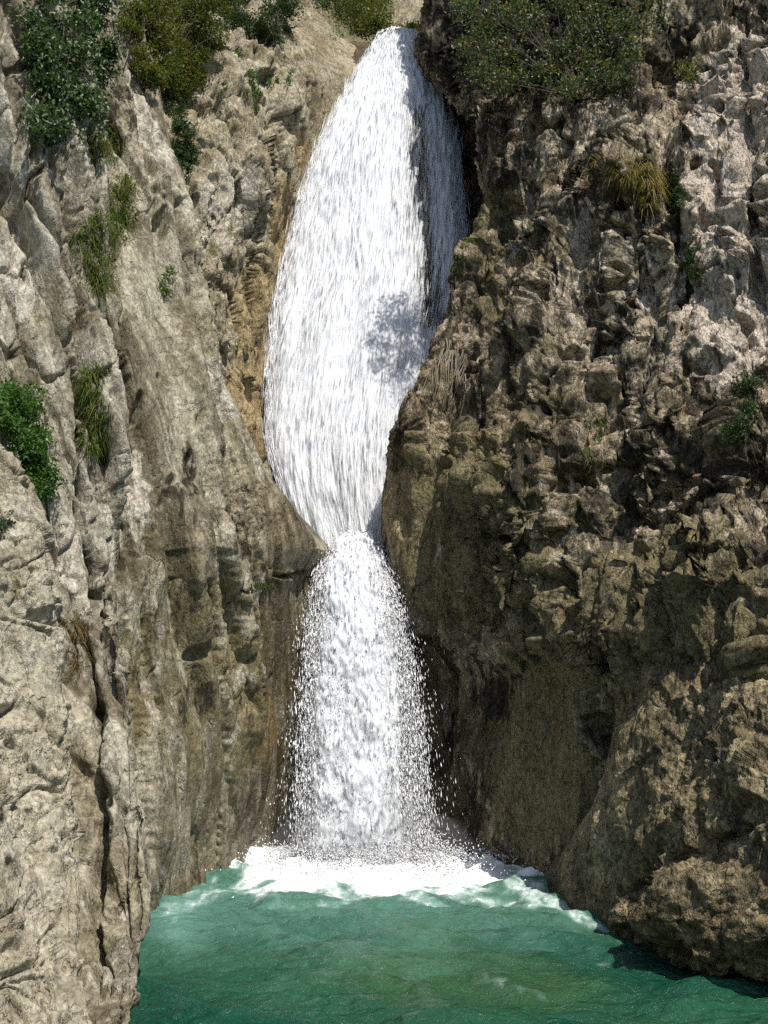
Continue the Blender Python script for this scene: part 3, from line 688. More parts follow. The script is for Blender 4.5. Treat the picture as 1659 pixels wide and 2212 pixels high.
FX, FY = -0.35, 16.2          # where the cascade lands
def pool():
    xs = np.concatenate([[-60, -30, -15, -9, -6.5, -5], np.linspace(-4.3, 5.2, 370), [6, 8, 12, 20, 40, 60]])
    ys = np.concatenate([[-60, -30, -12, -4, 1, 4], np.linspace(6.2, 18.5, 380), [19, 20]])
    X, Y = np.meshgrid(xs, ys)
    x, y = X.ravel().astype(np.float32), Y.ravel().astype(np.float32)
    r = np.hypot(x - FX, y - FY)
    amp = 0.62 + 0.45 * np.exp(-r / 2.4)
    wx = x + 0.25 * smooth_noise2(x, y, 0.7, 3); wy = y + 0.25 * smooth_noise2(x, y, 0.7, 8)
    rr = np.hypot(wx - FX, wy - FY)
    h = 0.030 * np.sin(rr * 7.5 + 1.5 * smooth_noise2(x, y, 0.9, 5)) * np.exp(-r / 7)
    q = np.stack([wx * 1.1 + wy * 0.25, wy * 2.6, np.zeros_like(x)], -1)
    h += 0.085 * fbm(q * 0.7, 2, 0.5) + 0.030 * fbm(q * 1.9 + 2, 2, 0.5)
    h += 0.014 * fbm(q * 4.1 + 4, 2, 0.5)
    z = h * amp * 2.3
    # foam: boiling water at the foot of the fall, thrown lumps, drifting patches
    n1 = fbm(np.stack([x * 1.6, y * 2.2, np.zeros_like(x)], -1), 5, 0.6)
    e = np.sqrt(((x + 0.05) / 3.0) ** 2 + ((y - 16.5) / 3.2) ** 2)
    foam = 1 - sstep(0.55, 1.12, e + 0.30 * n1)
    z += foam * (0.05 * np.exp(-(e / 0.75) ** 2) + 0.03 * fbm(np.stack([x * 3, y * 3.4, x * 0], -1), 4, 0.6))
    u, v = to_px(np.stack([x, y, z], -1))
    lace = ridged(np.stack([x * 3.0, y * 2.4, x * 0 + 3], -1), 4, 0.6)
    def spot(cx, cy, rx, ry, amp, ang=0):
        a = math.radians(ang)
        dx, dy = u - cx, v - cy
        p, s_ = dx * math.cos(a) + dy * math.sin(a), -dx * math.sin(a) + dy * math.cos(a)
        return amp * np.exp(-((p / rx) ** 2 + (s_ / ry) ** 2))
    t = spot(1140, 1925, 60, 25, 1.1, 25) + spot(1240, 1975, 120, 16, 0.95, 27) + spot(1085, 2125, 75, 26, 0.42, 10) + spot(1180, 2160, 80, 20, 0.36, 20)
    t += spot(375, 1975, 50, 40, 0.45, -20) + spot(450, 1935, 90, 22, 0.7, -15) + spot(1030, 1945, 120, 16, 0.8, 8) + spot(1330, 2085, 60, 10, 0.62) + spot(1560, 2090, 50, 9, 0.55)
    t += spot(560, 2110, 260, 90, 0.30) + spot(900, 2060, 300, 60, 0.28)
    f2 = 0.55 * sstep(0.2, 1.1, t * (0.45 + 0.55 * lace))
    aer = np.clip(1 - sstep(0.9, 2.1, e + 0.3 * n1), 0, 1) * 0.6 + np.clip(spot(380, 1990, 80, 70, 0.7), 0, 1)
    fm = np.clip(np.maximum(foam, f2 * 0.92), 0, 1)
    z += 0.015 * f2
    P = np.stack([x, y, z], -1)
    k = N('pool_water')
    deep = k.mix(k.ss(k.noise(0.35, 3), 0.35, 0.65), (0.006, 0.055, 0.032), (0.020, 0.090, 0.046))
    shoal = k.mix(k.math('MULTIPLY', k.ss(k.noise(0.25, 2, off=(5, 2, 0)), 0.5, 0.68), 0.5), deep, (0.05, 0.105, 0.032))
    col = k.mix(k.math('MULTIPLY', k.attr('aerated'), 0.55), shoal, (0.20, 0.40, 0.33))
    col = k.mix(k.math('MULTIPLY', k.ss(k.attr('foam'), 0.10, 0.60), 0.70), col, (0.46, 0.62, 0.57))
    rip = k.math('ADD', k.noise(5.5, 5, (0.8, 1.6, 1), rough=0.6, dist=0.8), k.math('MULTIPLY', k.noise(18, 3, (0.8, 1.5, 1)), 0.3))
    bp = k.node('ShaderNodeBump', {'Height': rip, 'Strength': 0.7, 'Distance': 0.14}).outputs[0]
    w = k.node('ShaderNodeBsdfPrincipled', {'Base Color': col, 'Roughness': 0.09, 'IOR': 1.33, 'Normal': bp})
    fn = k.noise(11, 5, rough=0.72, dist=0.6)
    ff = k.ss(k.math('MULTIPLY_ADD', k.math('SUBTRACT', fn, 0.5), 1.3, k.attr('foam')), 0.34, 0.95)
    fb = k.node('ShaderNodeBump', {'Height': k.noise(10, 5, rough=0.62), 'Strength': 0.35, 'Distance': 0.06}).outputs[0]
    fo = k.node('ShaderNodeBsdfPrincipled', {'Base Color': (0.86, 0.89, 0.89, 1), 'Roughness': 0.7, 'Normal': fb})
    mx = k.node('ShaderNodeMixShader', {0: ff, 1: w.outputs[0], 2: fo.outputs[0]})
    k.done(mx.outputs[0])
    o = mesh_obj('water', P, grid_faces(len(ys), len(xs)), k.m, attrs={'foam': fm, 'aerated': np.clip(aer, 0, 1)})
    tag(o, 'green plunge pool with drifting foam below the cascade', kind='structure')
pool()

def white_water(name, sa, sb, alpha=True, trans=0.15):
    k = N(name)
    s = k.attr('across'); t = k.attr('along')
    co = k.node('ShaderNodeCombineXYZ', {0: s, 1: t, 2: k.attr('layer')}).outputs[0]
    st = k.noise(1.0, 7, sa, rough=0.66, dist=0.25, co=co)
    st2 = k.noise(1.0, 5, sb, rough=0.64, dist=0.2, co=co)
    col = k.mix(k.ss(st2, 0.35, 0.6), (0.70, 0.74, 0.82), (0.88, 0.89, 0.90))
    bp = k.node('ShaderNodeBump', {'Height': k.math('ADD', st, k.math('MULTIPLY', st2, 0.5)), 'Strength': 0.35, 'Distance': 0.10}).outputs[0]
    d = k.node('ShaderNodeBsdfDiffuse', {'Color': col, 'Normal': bp})
    tr = k.node('ShaderNodeBsdfTranslucent', {'Color': col, 'Normal': bp})
    m = k.node('ShaderNodeMixShader', {0: trans, 1: d.outputs[0], 2: tr.outputs[0]}).outputs[0]
    if alpha:
        a = k.math('ADD', k.math('MULTIPLY', k.math('SUBTRACT', st, 0.5), 1.5), k.math('MULTIPLY', k.math('SUBTRACT', st2, 0.5), 1.9))
        a = k.ss(k.math('ADD', a, k.attr('cover')), 0.16, 0.78)
        m = k.node('ShaderNodeMixShader', {0: a, 1: k.node('ShaderNodeBsdfTransparent').outputs[0], 2: m}).outputs[0]
    return k.done(m)
M_sheet = white_water('falling_water', (7.0, 0.34, 3), (32.0, 2.3, 3))
M_plume = white_water('tumbling_water', (6.0, 1.3, 3), (26.0, 7.0, 3))
kd = N('water_drops')
_n = kd.node('ShaderNodeCombineXYZ', {0: 0.1, 1: -0.75, 2: 0.65}).outputs[0]     # light scatters inside the spray, so drops share one shading
_d = kd.node('ShaderNodeBsdfDiffuse', {'Color': (0.88, 0.89, 0.91, 1), 'Normal': _n})
M_drop = kd.done(_d.outputs[0])

def drops(name, P, D, L, Wd, parent, mat):
    """elongated drops: three-sided double pyramids along D"""
    n = len(P)
    D = D / (np.linalg.norm(D, axis=1, keepdims=True) + 1e-9)
    a = np.cross(D, RNG.normal(size=(n, 3))); a /= np.linalg.norm(a, axis=1, keepdims=True) + 1e-9
    b = np.cross(D, a)
    V = np.empty((n, 4, 3), np.float32)
    V[:, 0] = P - D * L[:, None] * 0.6
    for k in range(3):
        t = 2 * math.pi * k / 3
        V[:, 1 + k] = P + (a * math.cos(t) + b * math.sin(t)) * Wd[:, None] * 0.6 + D * L[:, None] * 0.4
    f = np.array([(0, 2, 1), (0, 3, 2), (0, 1, 3), (1, 2, 3)])
    F = (np.arange(n)[:, None, None] * 4 + f[None]).reshape(-1, 3)
    o = mesh_obj(name, V.reshape(-1, 3), F, mat, parent)
    o['kind'] = 'stuff'
    return o

def fall(root, prof, layers, dens_fn, step_s, step_t, relief, bulge, mat, flow):
    """prof rows: v, left u, right u, Y"""
    prof = np.array(prof, float)
    L = np.array([pw(r[1], r[0], r[3]) for r in prof]); R = np.array([pw(r[2], r[0], r[3]) for r in prof])
    tt = spans(prof[:, None, [1, 0]].repeat(2, 1), 0, step_t)
    Ld, Rd = cr(L, tt, 0), cr(R, tt, 0)
    cen = (Ld + Rd) / 2
    along = np.concatenate([[0], np.cumsum(np.linalg.norm(np.diff(cen, axis=0), axis=1))])
    wid = np.linalg.norm(Rd - Ld, axis=1)
    ns = int(wid.max() / step_s)
    s = np.linspace(0, 1, ns)
    base = Ld[:, None] * (1 - s[None, :, None]) + Rd[:, None] * s[None, :, None]
    base[..., 1] -= bulge * np.sin(np.pi * s)[None] * np.minimum(wid, 2.5)[:, None] * 0.3
    across = (s[None] - 0.5) * (0.35 * wid.mean() + 0.65 * wid)[:, None]
    AL = np.repeat(along[:, None], ns, 1)
    n = normals(base); n = n if np.median(n[..., 1]) < 0 else -n
    for li, (off, dens) in enumerate(layers):
        q = np.stack([across.ravel() * 2.2, AL.ravel() * 0.55 * flow, np.full(across.size, li * 7.0)], -1)
        q2 = np.stack([across.ravel() * 7, AL.ravel() * 0.9 * flow, np.full(across.size, 3 + li * 7.0)], -1)
        h = relief * (fbm(q, 4, 0.55) + 0.45 * ridged(q2, 3, 0.55))
        P = base + n * (off + h.reshape(base.shape[:2]))[..., None]
        u, v = to_px(P)
        S = np.repeat(s[None], len(tt), 0)
        rope = fbm(np.stack([across.ravel() * 1.5, AL.ravel() * 0.13 * flow, np.full(across.size, 40 + li * 5.0)], -1), 3).reshape(S.shape)
        de = dens * dens_fn(S, u, v, AL) + 0.36 * rope
        o = mesh_obj('water_sheet', P.reshape(-1, 3), grid_faces(len(tt), ns), mat, root,
                     {'across': across.ravel(), 'along': AL.ravel(), 'layer': np.full(across.size, li * 3.7), 'cover': de.ravel()})
    return base, n, along, wid

# upper fall
up = empty('waterfall', tuple(pw(760, 1180, 19.2)))
tag(up, 'tall wide white upper waterfall sliding down the gorge', 'waterfall')
UPF = [(84, 822, 900, 28.6), (88, 818, 902, 27.3), (106, 806, 905, 26.6), (160, 774, 934, 25.5), (250, 728, 968, 24.4), (330, 690, 984, 23.7), (430, 660, 990, 23.05),
       (560, 628, 996, 22.3), (700, 599, 985, 21.5), (830, 590, 950, 20.9), (960, 590, 915, 20.3), (1060, 618, 890, 19.85), (1180, 672, 865, 19.35), (1215, 690, 860, 19.3)]
def up_dens(S, u, v, AL):
    e = np.minimum(S, 1 - S)
    d = 0.35 + 0.85 * sstep(0.0, 0.10, e)
    thin = np.exp(-(((u - (905 + 0.06 * (v - 300))) / 42) ** 2)) * sstep(170, 260, v) * (1 - sstep(680, 760, v))
    thin2 = np.exp(-(((u - 760) / 80) ** 2)) * sstep(820, 960, v) * 0.30
    thin3 = sstep(640, 720, u) * sstep(880, 1000, v) * 0.22
    top = 0.28 * (1 - sstep(110, 200, v))
    return d - 0.95 * thin - thin2 - thin3 - top
ub, un, ual, uw = fall(up, UPF, [(0.0, 0.92), (0.10, 0.74), (0.20, 0.56)], up_dens, 0.030, 4.2, 0.07, 0.35, M_sheet, 1.0)
def sheet_drops(root, base, n, wid, al, N_, prob, L, Wd, out, side, grav=0.3, name='spray'):
    ti = RNG.integers(1, base.shape[0] - 2, N_ * 3)
    keep = RNG.random(N_ * 3) < (wid[ti] / wid.max())
    ti = ti[keep][:N_]; m = len(ti)
    s = RNG.random(m) * (1 + 2 * side) - side
    s = np.where(RNG.random(m) < 0.35, np.where(RNG.random(m) < 0.5, np.abs(RNG.normal(0, side * 0.8, m)) * np.where(RNG.random(m) < .5, -1, 1), 1 + RNG.normal(0, side * 0.8, m)), s)
    si = np.clip(s, 0, 1) * (base.shape[1] - 1)
    si0 = si.astype(int)
    P = base[ti, si0].copy()
    ext = (base[ti, -1] - base[ti, 0])
    P += ext * (s - np.clip(s, 0, 1))[:, None]
    P += n[ti, si0] * (np.abs(RNG.normal(0, out, m)) + 0.02)[:, None] + RNG.normal(0, 0.03, (m, 3))
    D = base[np.minimum(ti + 2, base.shape[0] - 1), si0] - base[ti - 1, si0]
    D /= np.linalg.norm(D, axis=1, keepdims=True) + 1e-9
    D = D + (0, 0, -grav) + RNG.normal(0, 0.08, (m, 3))
    k = RNG.random(m) < prob(np.clip(s, -1, 2), P)
    P, D = P[k], D[k]
    m = len(P)
    k = np.clip(RNG.lognormal(-0.25, 0.55, m), 0.25, 2.6)
    return drops(name, P, D, RNG.uniform(*L, m) * k, RNG.uniform(*Wd, m) * k * 0.72, root, M_drop)
sheet_drops(up, ub, un, uw, ual, 46000, lambda s, P: np.where((s < 0.04) | (s > 0.96), 0.8, 0.30), (0.12, 0.60), (0.006, 0.015), 0.06, 0.022)

# lower cascade
lo = empty('waterfall', tuple(pw(790, 1855, 16.7)))
tag(lo, 'narrow lower cascade fanning out into the green pool', 'waterfall')
LOF = [(1172, 745, 800, 19.6), (1178, 735, 812, 18.8), (1192, 718, 816, 18.1), (1250, 699, 833, 17.5), (1330, 688, 852, 17.15), (1450, 680, 872, 16.8), (1600, 674, 888, 16.5),
       (1750, 668, 900, 16.3), (1870, 662, 908, 16.2), (1930, 660, 912, 16.15)]
def lo_dens(S, u, v, AL):
    e = np.minimum(S, 1 - S)
    d = 0.18 + 1.0 * sstep(0.0, 0.25, e)
    d -= 0.28 * sstep(0.62, 0.85, S) * sstep(1300, 1400, v)
    return d
lb, ln, lal, lw = fall(lo, LOF, [(0.0, 0.90), (0.08, 0.72), (0.16, 0.55)], lo_dens, 0.022, 4.2, 0.08, 0.5, M_plume, 3.0)
sheet_drops(lo, lb, ln, lw, lal, 115000, lambda s, P: np.clip(0.25 + 0.6 * np.exp(-((np.abs(s - 0.5) - 0.45) / 0.2) ** 2) - 2.2 * np.maximum(np.abs(s - 0.5) - 0.45, 0), 0.03, 1), (0.015, 0.07), (0.006, 0.020), 0.10, 0.26)

# splash: drops thrown up where the cascade meets the pool
m = 7000
a = RNG.random(m) * 2 * math.pi; rr = np.abs(RNG.normal(0, 0.75, m))
hgt = np.abs(RNG.normal(0, 0.16, m)) * np.exp(-(rr / 1.7) ** 2) + 0.02
P = np.stack([FX + 0.25 + 1.6 * rr * np.cos(a), FY - 0.1 + 0.9 * rr * np.sin(a), hgt + 0.08], -1)
drops('splash', P, RNG.normal(size=(m, 3)) + (0, 0, 0.8), RNG.uniform(0.015, 0.06, m), RNG.uniform(0.008, 0.025, m), lo, M_drop)

# ------------------------------------------------------------------ plants
def leaf_mat(name, dark, light, trans=0.35, gloss=0.12, dry=None):
    k = N(name)
    t = k.attr('tint')
    col = k.mix(t, dark, light)
    if dry: col = k.mix(k.ss(k.attr('age'), 0.80, 0.95), col, dry)
    d = k.node('ShaderNodeBsdfPrincipled', {'Base Color': col, 'Roughness': 0.5, 'Specular IOR Level': gloss * 2})
    tr = k.node('ShaderNodeBsdfTranslucent', {'Color': k.mix(1.0, col, (1.25, 1.3, 0.55), 'MULTIPLY')})
    return k.done(k.node('ShaderNodeMixShader', {0: trans, 1: d.outputs[0], 2: tr.outputs[0]}).outputs[0])
LM = {
    'broad': leaf_mat('broad_leaves', (0.018, 0.045, 0.012), (0.10, 0.17, 0.05), 0.25, 0.35),
    'shrub': leaf_mat('shrub_leaves', (0.035, 0.062, 0.010), (0.15, 0.18, 0.028), 0.35, 0.15, (0.20, 0.15, 0.03)),
    'dark': leaf_mat('dark_leaves', (0.018, 0.040, 0.012), (0.07, 0.115, 0.030), 0.3, 0.2),
    'fresh': leaf_mat('fresh_leaves', (0.030, 0.085, 0.018), (0.12, 0.23, 0.045), 0.4, 0.15),
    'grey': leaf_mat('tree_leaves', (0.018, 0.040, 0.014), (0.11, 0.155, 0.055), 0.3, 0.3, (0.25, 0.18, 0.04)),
    'grass': leaf_mat('green_blades', (0.045, 0.085, 0.015), (0.15, 0.20, 0.040), 0.4, 0.1, (0.26, 0.19, 0.07)),
    'dry': leaf_mat('dry_blades', (0.17, 0.125, 0.035), (0.42, 0.33, 0.11), 0.35, 0.1, (0.16, 0.19, 0.04)),
    'brown': leaf_mat('withered_blades', (0.09, 0.055, 0.022), (0.26, 0.18, 0.075), 0.3, 0.1, (0.10, 0.13, 0.03)),
}
kb = N('bark')
M_bark = kb.done(kb.node('ShaderNodeBsdfPrincipled', {'Base Color': kb.mix(kb.noise(9, 4, (1, 1, 0.2)), (0.035, 0.026, 0.017), (0.10, 0.08, 0.055)), 'Roughness': 0.9}).outputs[0])
kb = N('pale_root')
M_root = kb.done(kb.node('ShaderNodeBsdfPrincipled', {'Base Color': kb.mix(kb.noise(12, 3, (1, 1, 0.2)), (0.13, 0.105, 0.07), (0.30, 0.25, 0.18)), 'Roughness': 0.85}).outputs[0])

def tubes(lines, radii, sides=4):
    """tapered tubes along polylines"""
    V, F = [], []; c = 0
    for pts, r0 in zip(lines, radii):
        pts = np.asarray(pts, float); n = len(pts)
        tan = np.gradient(pts, axis=0); tan /= np.linalg.norm(tan, axis=1, keepdims=True) + 1e-9
        a = np.cross(tan, (0.31, 0.17, 0.93)); a /= np.linalg.norm(a, axis=1, keepdims=True) + 1e-9
        b = np.cross(tan, a)
        rad = r0 * np.linspace(1, 0.3, n)
        for k in range(sides):
            th = 2 * math.pi * k / sides
            V.append(pts + (a * math.cos(th) + b * math.sin(th)) * rad[:, None])
        for k in range(sides):
            k2 = (k + 1) % sides
            for i in range(n - 1):
                F.append((c + k * n + i, c + k * n + i + 1, c + k2 * n + i + 1, c + k2 * n + i))
        c += sides * n
    return np.concatenate(V), np.array(F)
def bez(a, m, b, n=7):
    t = np.linspace(0, 1, n)[:, None]
    return a * (1 - t) ** 2 + 2 * m * t * (1 - t) + b * t * t
def leaf_mesh(name, Pc, mat, L, droop, parent):
    n = len(Pc)
    D = RNG.normal(size=(n, 3)) + (0, -0.5, droop)
    D /= np.linalg.norm(D, axis=1, keepdims=True)
    up_ = RNG.normal(size=(n, 3)) * 0.6 + (0.15, -0.45, 0.9)
    S = np.cross(D, up_); S /= np.linalg.norm(S, axis=1, keepdims=True) + 1e-9
    Nn = np.cross(S, D)
    ln = RNG.uniform(0.6, 1.25, n)[:, None] * L
    w = ln * RNG.uniform(0.24, 0.36, n)[:, None]
    V = np.empty((n, 6, 3), np.float32)
    V[:, 0] = Pc
    V[:, 1] = Pc + D * ln * 0.42 + S * w + Nn * w * 0.35
    V[:, 2] = Pc + D * ln * 0.75 + S * w * 0.6 + Nn * w * 0.1
    V[:, 3] = Pc + D * ln - Nn * w * 0.35
    V[:, 4] = Pc + D * ln * 0.75 - S * w * 0.6 + Nn * w * 0.1
    V[:, 5] = Pc + D * ln * 0.42 - S * w + Nn * w * 0.35
    f = np.array([(0, 3, 2, 1), (0, 5, 4, 3)])
    F = (np.arange(n)[:, None, None] * 6 + f[None]).reshape(-1, 4)
    tint = np.repeat(np.clip(RNG.normal(0.45, 0.3, n), 0, 1), 6)
    age = np.repeat(RNG.random(n), 6)
    return mesh_obj(name, V.reshape(-1, 3), F, mat, parent, {'tint': tint, 'age': age}, smooth=False)

def shrub(name, label, cat, anchor, blobs, mat, L, n, tips=14, thick=0.35, spread=0.10, droop=0.1, stem=0.018, group=None, Y=None, bark=None):
    Ya = Y if Y else hit(*anchor)
    A = pw(anchor[0], anchor[1], Ya)
    root = empty(name, tuple(A))
    tag(root, label, cat, group)
    T = []
    for (u, v, ru, rv) in blobs:
        for k in range(tips):
            while True:
                a, b = random.uniform(-1, 1), random.uniform(-1, 1)
                if a * a + b * b < 1: break
            uu, vv = u + a * ru, v + b * rv
            Yh = Y if Y else min(hit(uu, vv, Ya), Ya + 1.5)
            T.append(pw(uu, vv, Yh + (random.uniform(-1, 1) * thick if Y else -random.uniform(0.03, 1) * thick)))
    T = np.array(T)
    lines, rad = [], []
    for t in T[::4]:
        m = (A + t) / 2 + np.array((random.uniform(-.4, .4), 0.05, random.uniform(-0.1, .35))) * np.linalg.norm(t - A)
        lines.append(bez(A, m, t)); rad.append(stem * random.uniform(0.25, 0.55))
    V, F = tubes(lines, rad, 3)
    mesh_obj('branches', V, F, bark or M_bark, root)
    idx = RNG.integers(0, len(T), n)
    dirs = RNG.normal(size=(n, 3)); dirs *= (RNG.random(n) ** 0.45)[:, None] / (np.linalg.norm(dirs, axis=1, keepdims=True) + 1e-9)
    Pc = T[idx] + dirs * spread * RNG.uniform(0.5, 1.4, len(T))[idx][:, None] * (1, 1, 0.8)
    leaf_mesh('foliage', Pc, LM[mat], L, droop, root)
    return root

def tuft(name, label, cat, blobs, mat, n, L, droop=0.7, wd=0.008, group=None, lift=0.5):
    B, Ls = [], []
    for (u, v, ru, rv) in blobs:
        for k in range(n // len(blobs)):
            if k % 14 == 0: ca, cb = np.clip(RNG.normal(0, 0.55, 2), -1.1, 1.1); cl = RNG.uniform(0.5, 1.2)
            a, b = np.array((ca, cb)) + RNG.normal(0, 0.13, 2)
            uu, vv = u + a * ru, v + b * rv
            Ls.append(cl)
            B.append(pw(uu, vv, hit(uu, vv) + 0.02))
    B = np.array(B); m = len(B)
    D = RNG.normal(size=(m, 3)) * (0.95, 0.5, 0.7) + (0, -0.5, lift)
    D /= np.linalg.norm(D, axis=1, keepdims=True)
    ln = (RNG.uniform(0.45, 1.1, m) * np.array(Ls))[:, None] * L * 0.75
    S = np.cross(D, RNG.normal(size=(m, 3))); S /= np.linalg.norm(S, axis=1, keepdims=True) + 1e-9
    S *= wd * 0.75
    mid = B + D * ln * 0.55
    tip = B + D * ln - np.array((0, 0, 1.0)) * ln * droop
    V = np.stack([B - S * 0.6, B + S * 0.6, mid + S, mid - S, tip], 1).astype(np.float32)
    f = np.array([(0, 1, 2), (0, 2, 3), (3, 2, 4)])
    F = (np.arange(m)[:, None, None] * 5 + f[None]).reshape(-1, 3)
    c = B.mean(0)
    o = mesh_obj(name, V.reshape(-1, 3) - c, F, LM[mat], None,
                 {'tint': np.repeat(np.clip(RNG.normal(.45, .3, m), 0, 1), 5), 'age': np.repeat(RNG.random(m), 5)}, smooth=False)
    o.location = c
    tag(o, label, cat, group)
    return o

# left bank
shrub('broadleaf_shrub', 'dark broad-leaved shrub hanging over the ribs in the top left corner', 'shrub', (110, 20),
      [(120, 40, 70, 60), (170, 100, 75, 65), (120, 170, 60, 60), (155, 235, 60, 50), (110, 265, 45, 35), (85, 110, 25, 90), (200, 30, 45, 50), (215, 120, 35, 60)], 'broad', 0.08, 11000, 14, 0.5, 0.22, -0.35, 0.02)
shrub('bushy_shrub', 'large yellow-green bush above the smooth slab', 'shrub', (345, 150),
      [(300, 35, 50, 55), (360, 40, 75, 60), (415, 100, 60, 75), (350, 125, 55, 55), (450, 40, 40, 70), (385, 165, 45, 40)], 'shrub', 0.06, 22000, 20, 0.7, 0.26, 0.1, 0.025)
shrub('trailing_shrub', 'narrow dark shrub trailing down the cleft under the large bush', 'shrub', (385, 190),
      [(380, 180, 30, 35), (385, 235, 28, 40), (398, 300, 28, 45), (405, 345, 18, 30)], 'dark', 0.055, 6500, 14, 0.35, 0.15, -0.2, 0.02)
shrub('crag_shrub', 'dense dark green shrub on top of the upper left crag', 'shrub', (530, 70),
      [(490, 15, 50, 50), (540, 35, 50, 50), (585, 60, 40, 40), (520, -30, 70, 40), (610, 15, 40, 25)], 'dark', 0.06, 12000, 16, 0.7, 0.25, 0.1, 0.025)
shrub('small_shrub', 'small upright green shrub growing in a crack of the crag', 'shrub', (540, 235), [(540, 185, 18, 30), (545, 215, 14, 25)], 'fresh', 0.05, 900, 12, 0.3, 0.12, 0.3, 0.012)
for (u, v, ru, rv, lab, k) in ((483, 195, 10, 22, 'tiny plant in the crack left of the small upright shrub', 200),
                               (590, 170, 12, 12, 'tiny plant dotted on the crag right of the small upright shrub', 160),
                               (510, 125, 12, 14, 'tiny plant below the dense dark shrub on the crag', 180),
                               (630, 165, 9, 20, 'tiny plant in a slanting crack close to the upper waterfall', 180),
                               (725, 75, 22, 12, 'low plant on the rounded rock by the lip', 260),
                               (365, 610, 14, 26, 'small green plant on the slab edge halfway down the left cliff', 260)):
    shrub('rock_plant', lab, 'plant', (u, v + rv), [(u, v, ru, rv)], 'fresh', 0.045, k, 8, 0.15, 0.08, 0.2, 0.008, 'tiny plants in the cracks of the left cliffs')
tuft('grass_tuft', 'green grass tuft under the broad-leaved shrub', 'grass tuft', [(215, 315, 40, 32)], 'grass', 1050, 0.35, group='grass tufts on the left ribs')
tuft('grass_tuft', 'fresh green tuft on the ledge beside the smooth slab top', 'grass tuft', [(265, 420, 28, 30), (262, 480, 26, 40)], 'grass', 1650, 0.34, group='grass tufts on the left ribs')
tuft('grass_tuft', 'long green and brown tuft spilling down the groove left of the slab', 'grass tuft', [(200, 500, 26, 40), (205, 560, 34, 45), (210, 610, 30, 30)], 'grass', 2250, 0.36, group='grass tufts on the left ribs')
tuft('grass_tuft', 'brownish green tuft in the groove lower down, left of the slab', 'grass tuft', [(198, 820, 26, 40), (200, 890, 30, 60), (205, 950, 22, 35)], 'grass', 2100, 0.30, group='grass tufts on the left ribs')
tuft('grass_tuft', 'withered brown tuft between the buttress and the ribs', 'grass tuft', [(165, 1350, 20, 30), (170, 1400, 18, 40)], 'brown', 900, 0.24, group='grass tufts on the left ribs')
shrub('leafy_shrub', 'bright leafy green shrub behind the buttress at the left edge', 'shrub', (70, 1020),
      [(40, 860, 40, 35), (55, 910, 45, 45), (60, 960, 45, 40), (85, 1020, 28, 45), (10, 900, 20, 50)], 'fresh', 0.05, 8000, 16, 0.45, 0.15, 0.15, 0.014)
shrub('rock_plant', 'little dark plant on the buttress at the very left edge', 'plant', (5, 1135), [(8, 1130, 16, 14)], 'dark', 0.04, 160, 8, 0.1, 0.06, 0.2, 0.006)
mf = tuft('moss_fringe', 'thin green moss fringe on the ledge under the shoulder by the cascade', 'moss', [(570, 1262, 16, 4)], 'grass', 420, 0.10, 0.9, 0.006)
mf['kind'] = 'stuff'
# beyond the lip
shrub('lip_bush', 'rounded green bush just behind the lip of the waterfall', 'bush', (790, 80), [(770, 20, 45, 40), (815, 35, 35, 35), (800, 60, 40, 20)], 'shrub', 0.085, 5200, 18, 1.2, 0.40, 0.1, 0.03, Y=31.5)
shrub('lip_bush', 'darker bush behind the rounded rock left of the lip', 'bush', (735, 40), [(725, -5, 40, 30), (755, 20, 30, 30)], 'dark', 0.085, 3000, 16, 1.0, 0.38, 0.1, 0.03, Y=33)
shrub('lip_bush', 'low bush right of the lip against the pale hillside', 'bush', (880, 84), [(870, 70, 28, 12), (895, 62, 16, 10)], 'shrub', 0.08, 1400, 14, 0.8, 0.25, 0.1, 0.02, Y=32)
# right bank
TRB = [(1010, 100, 26, 12), (1050, 60, 30, 15), (1035, 155, 22, 10), (1085, 110, 30, 14), (1095, 25, 50, 18), (1150, 40, 50, 25), (1180, 10, 60, 20), (1120, 170, 35, 14),
       (1080, 175, 25, 10), (1190, 110, 45, 20), (1240, 60, 45, 25), (1225, 180, 35, 16), (1280, 30, 50, 25), (1290, 110, 45, 25), (1180, 150, 30, 14), (1330, 50, 30, 30), (1260, 145, 30, 14), (1010, 20, 35, 20), (1360, 110, 35, 30), (1320, 170, 40, 20), (1400, 40, 40, 35)]
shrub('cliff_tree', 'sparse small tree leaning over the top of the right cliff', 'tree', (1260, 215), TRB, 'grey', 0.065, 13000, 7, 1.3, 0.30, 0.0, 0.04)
tuft('dry_grass_tuft', 'golden dry grass tuft on a ledge of the right cliff', 'grass tuft', [(1330, 375, 50, 24), (1385, 385, 45, 24), (1400, 410, 25, 30)], 'dry', 2550, 0.40, 0.75, 0.008)
shrub('ledge_shrub', 'slim dark shrub in the crack right of the golden grass', 'shrub', (1455, 450), [(1452, 390, 18, 40), (1458, 430, 16, 30)], 'dark', 0.045, 900, 12, 0.25, 0.10, 0.1, 0.01)
shrub('ledge_shrub', 'dark shrub in the black crevice below the golden grass', 'shrub', (1490, 590), [(1485, 540, 18, 35), (1495, 580, 18, 25)], 'dark', 0.045, 800, 12, 0.25, 0.10, 0.1, 0.01)
shrub('ledge_shrub', 'rounded dark green shrub by the right edge halfway up the cliff', 'shrub', (1600, 950), [(1610, 830, 22, 25), (1605, 885, 24, 30), (1590, 935, 28, 22)], 'dark', 0.045, 1900, 14, 0.3, 0.12, 0.1, 0.012)
shrub('ledge_shrub', 'pale green shrub high on the right cliff', 'shrub', (1480, 170), [(1475, 145, 24, 18), (1495, 165, 12, 20)], 'shrub', 0.05, 650, 12, 0.3, 0.12, 0.1, 0.01)
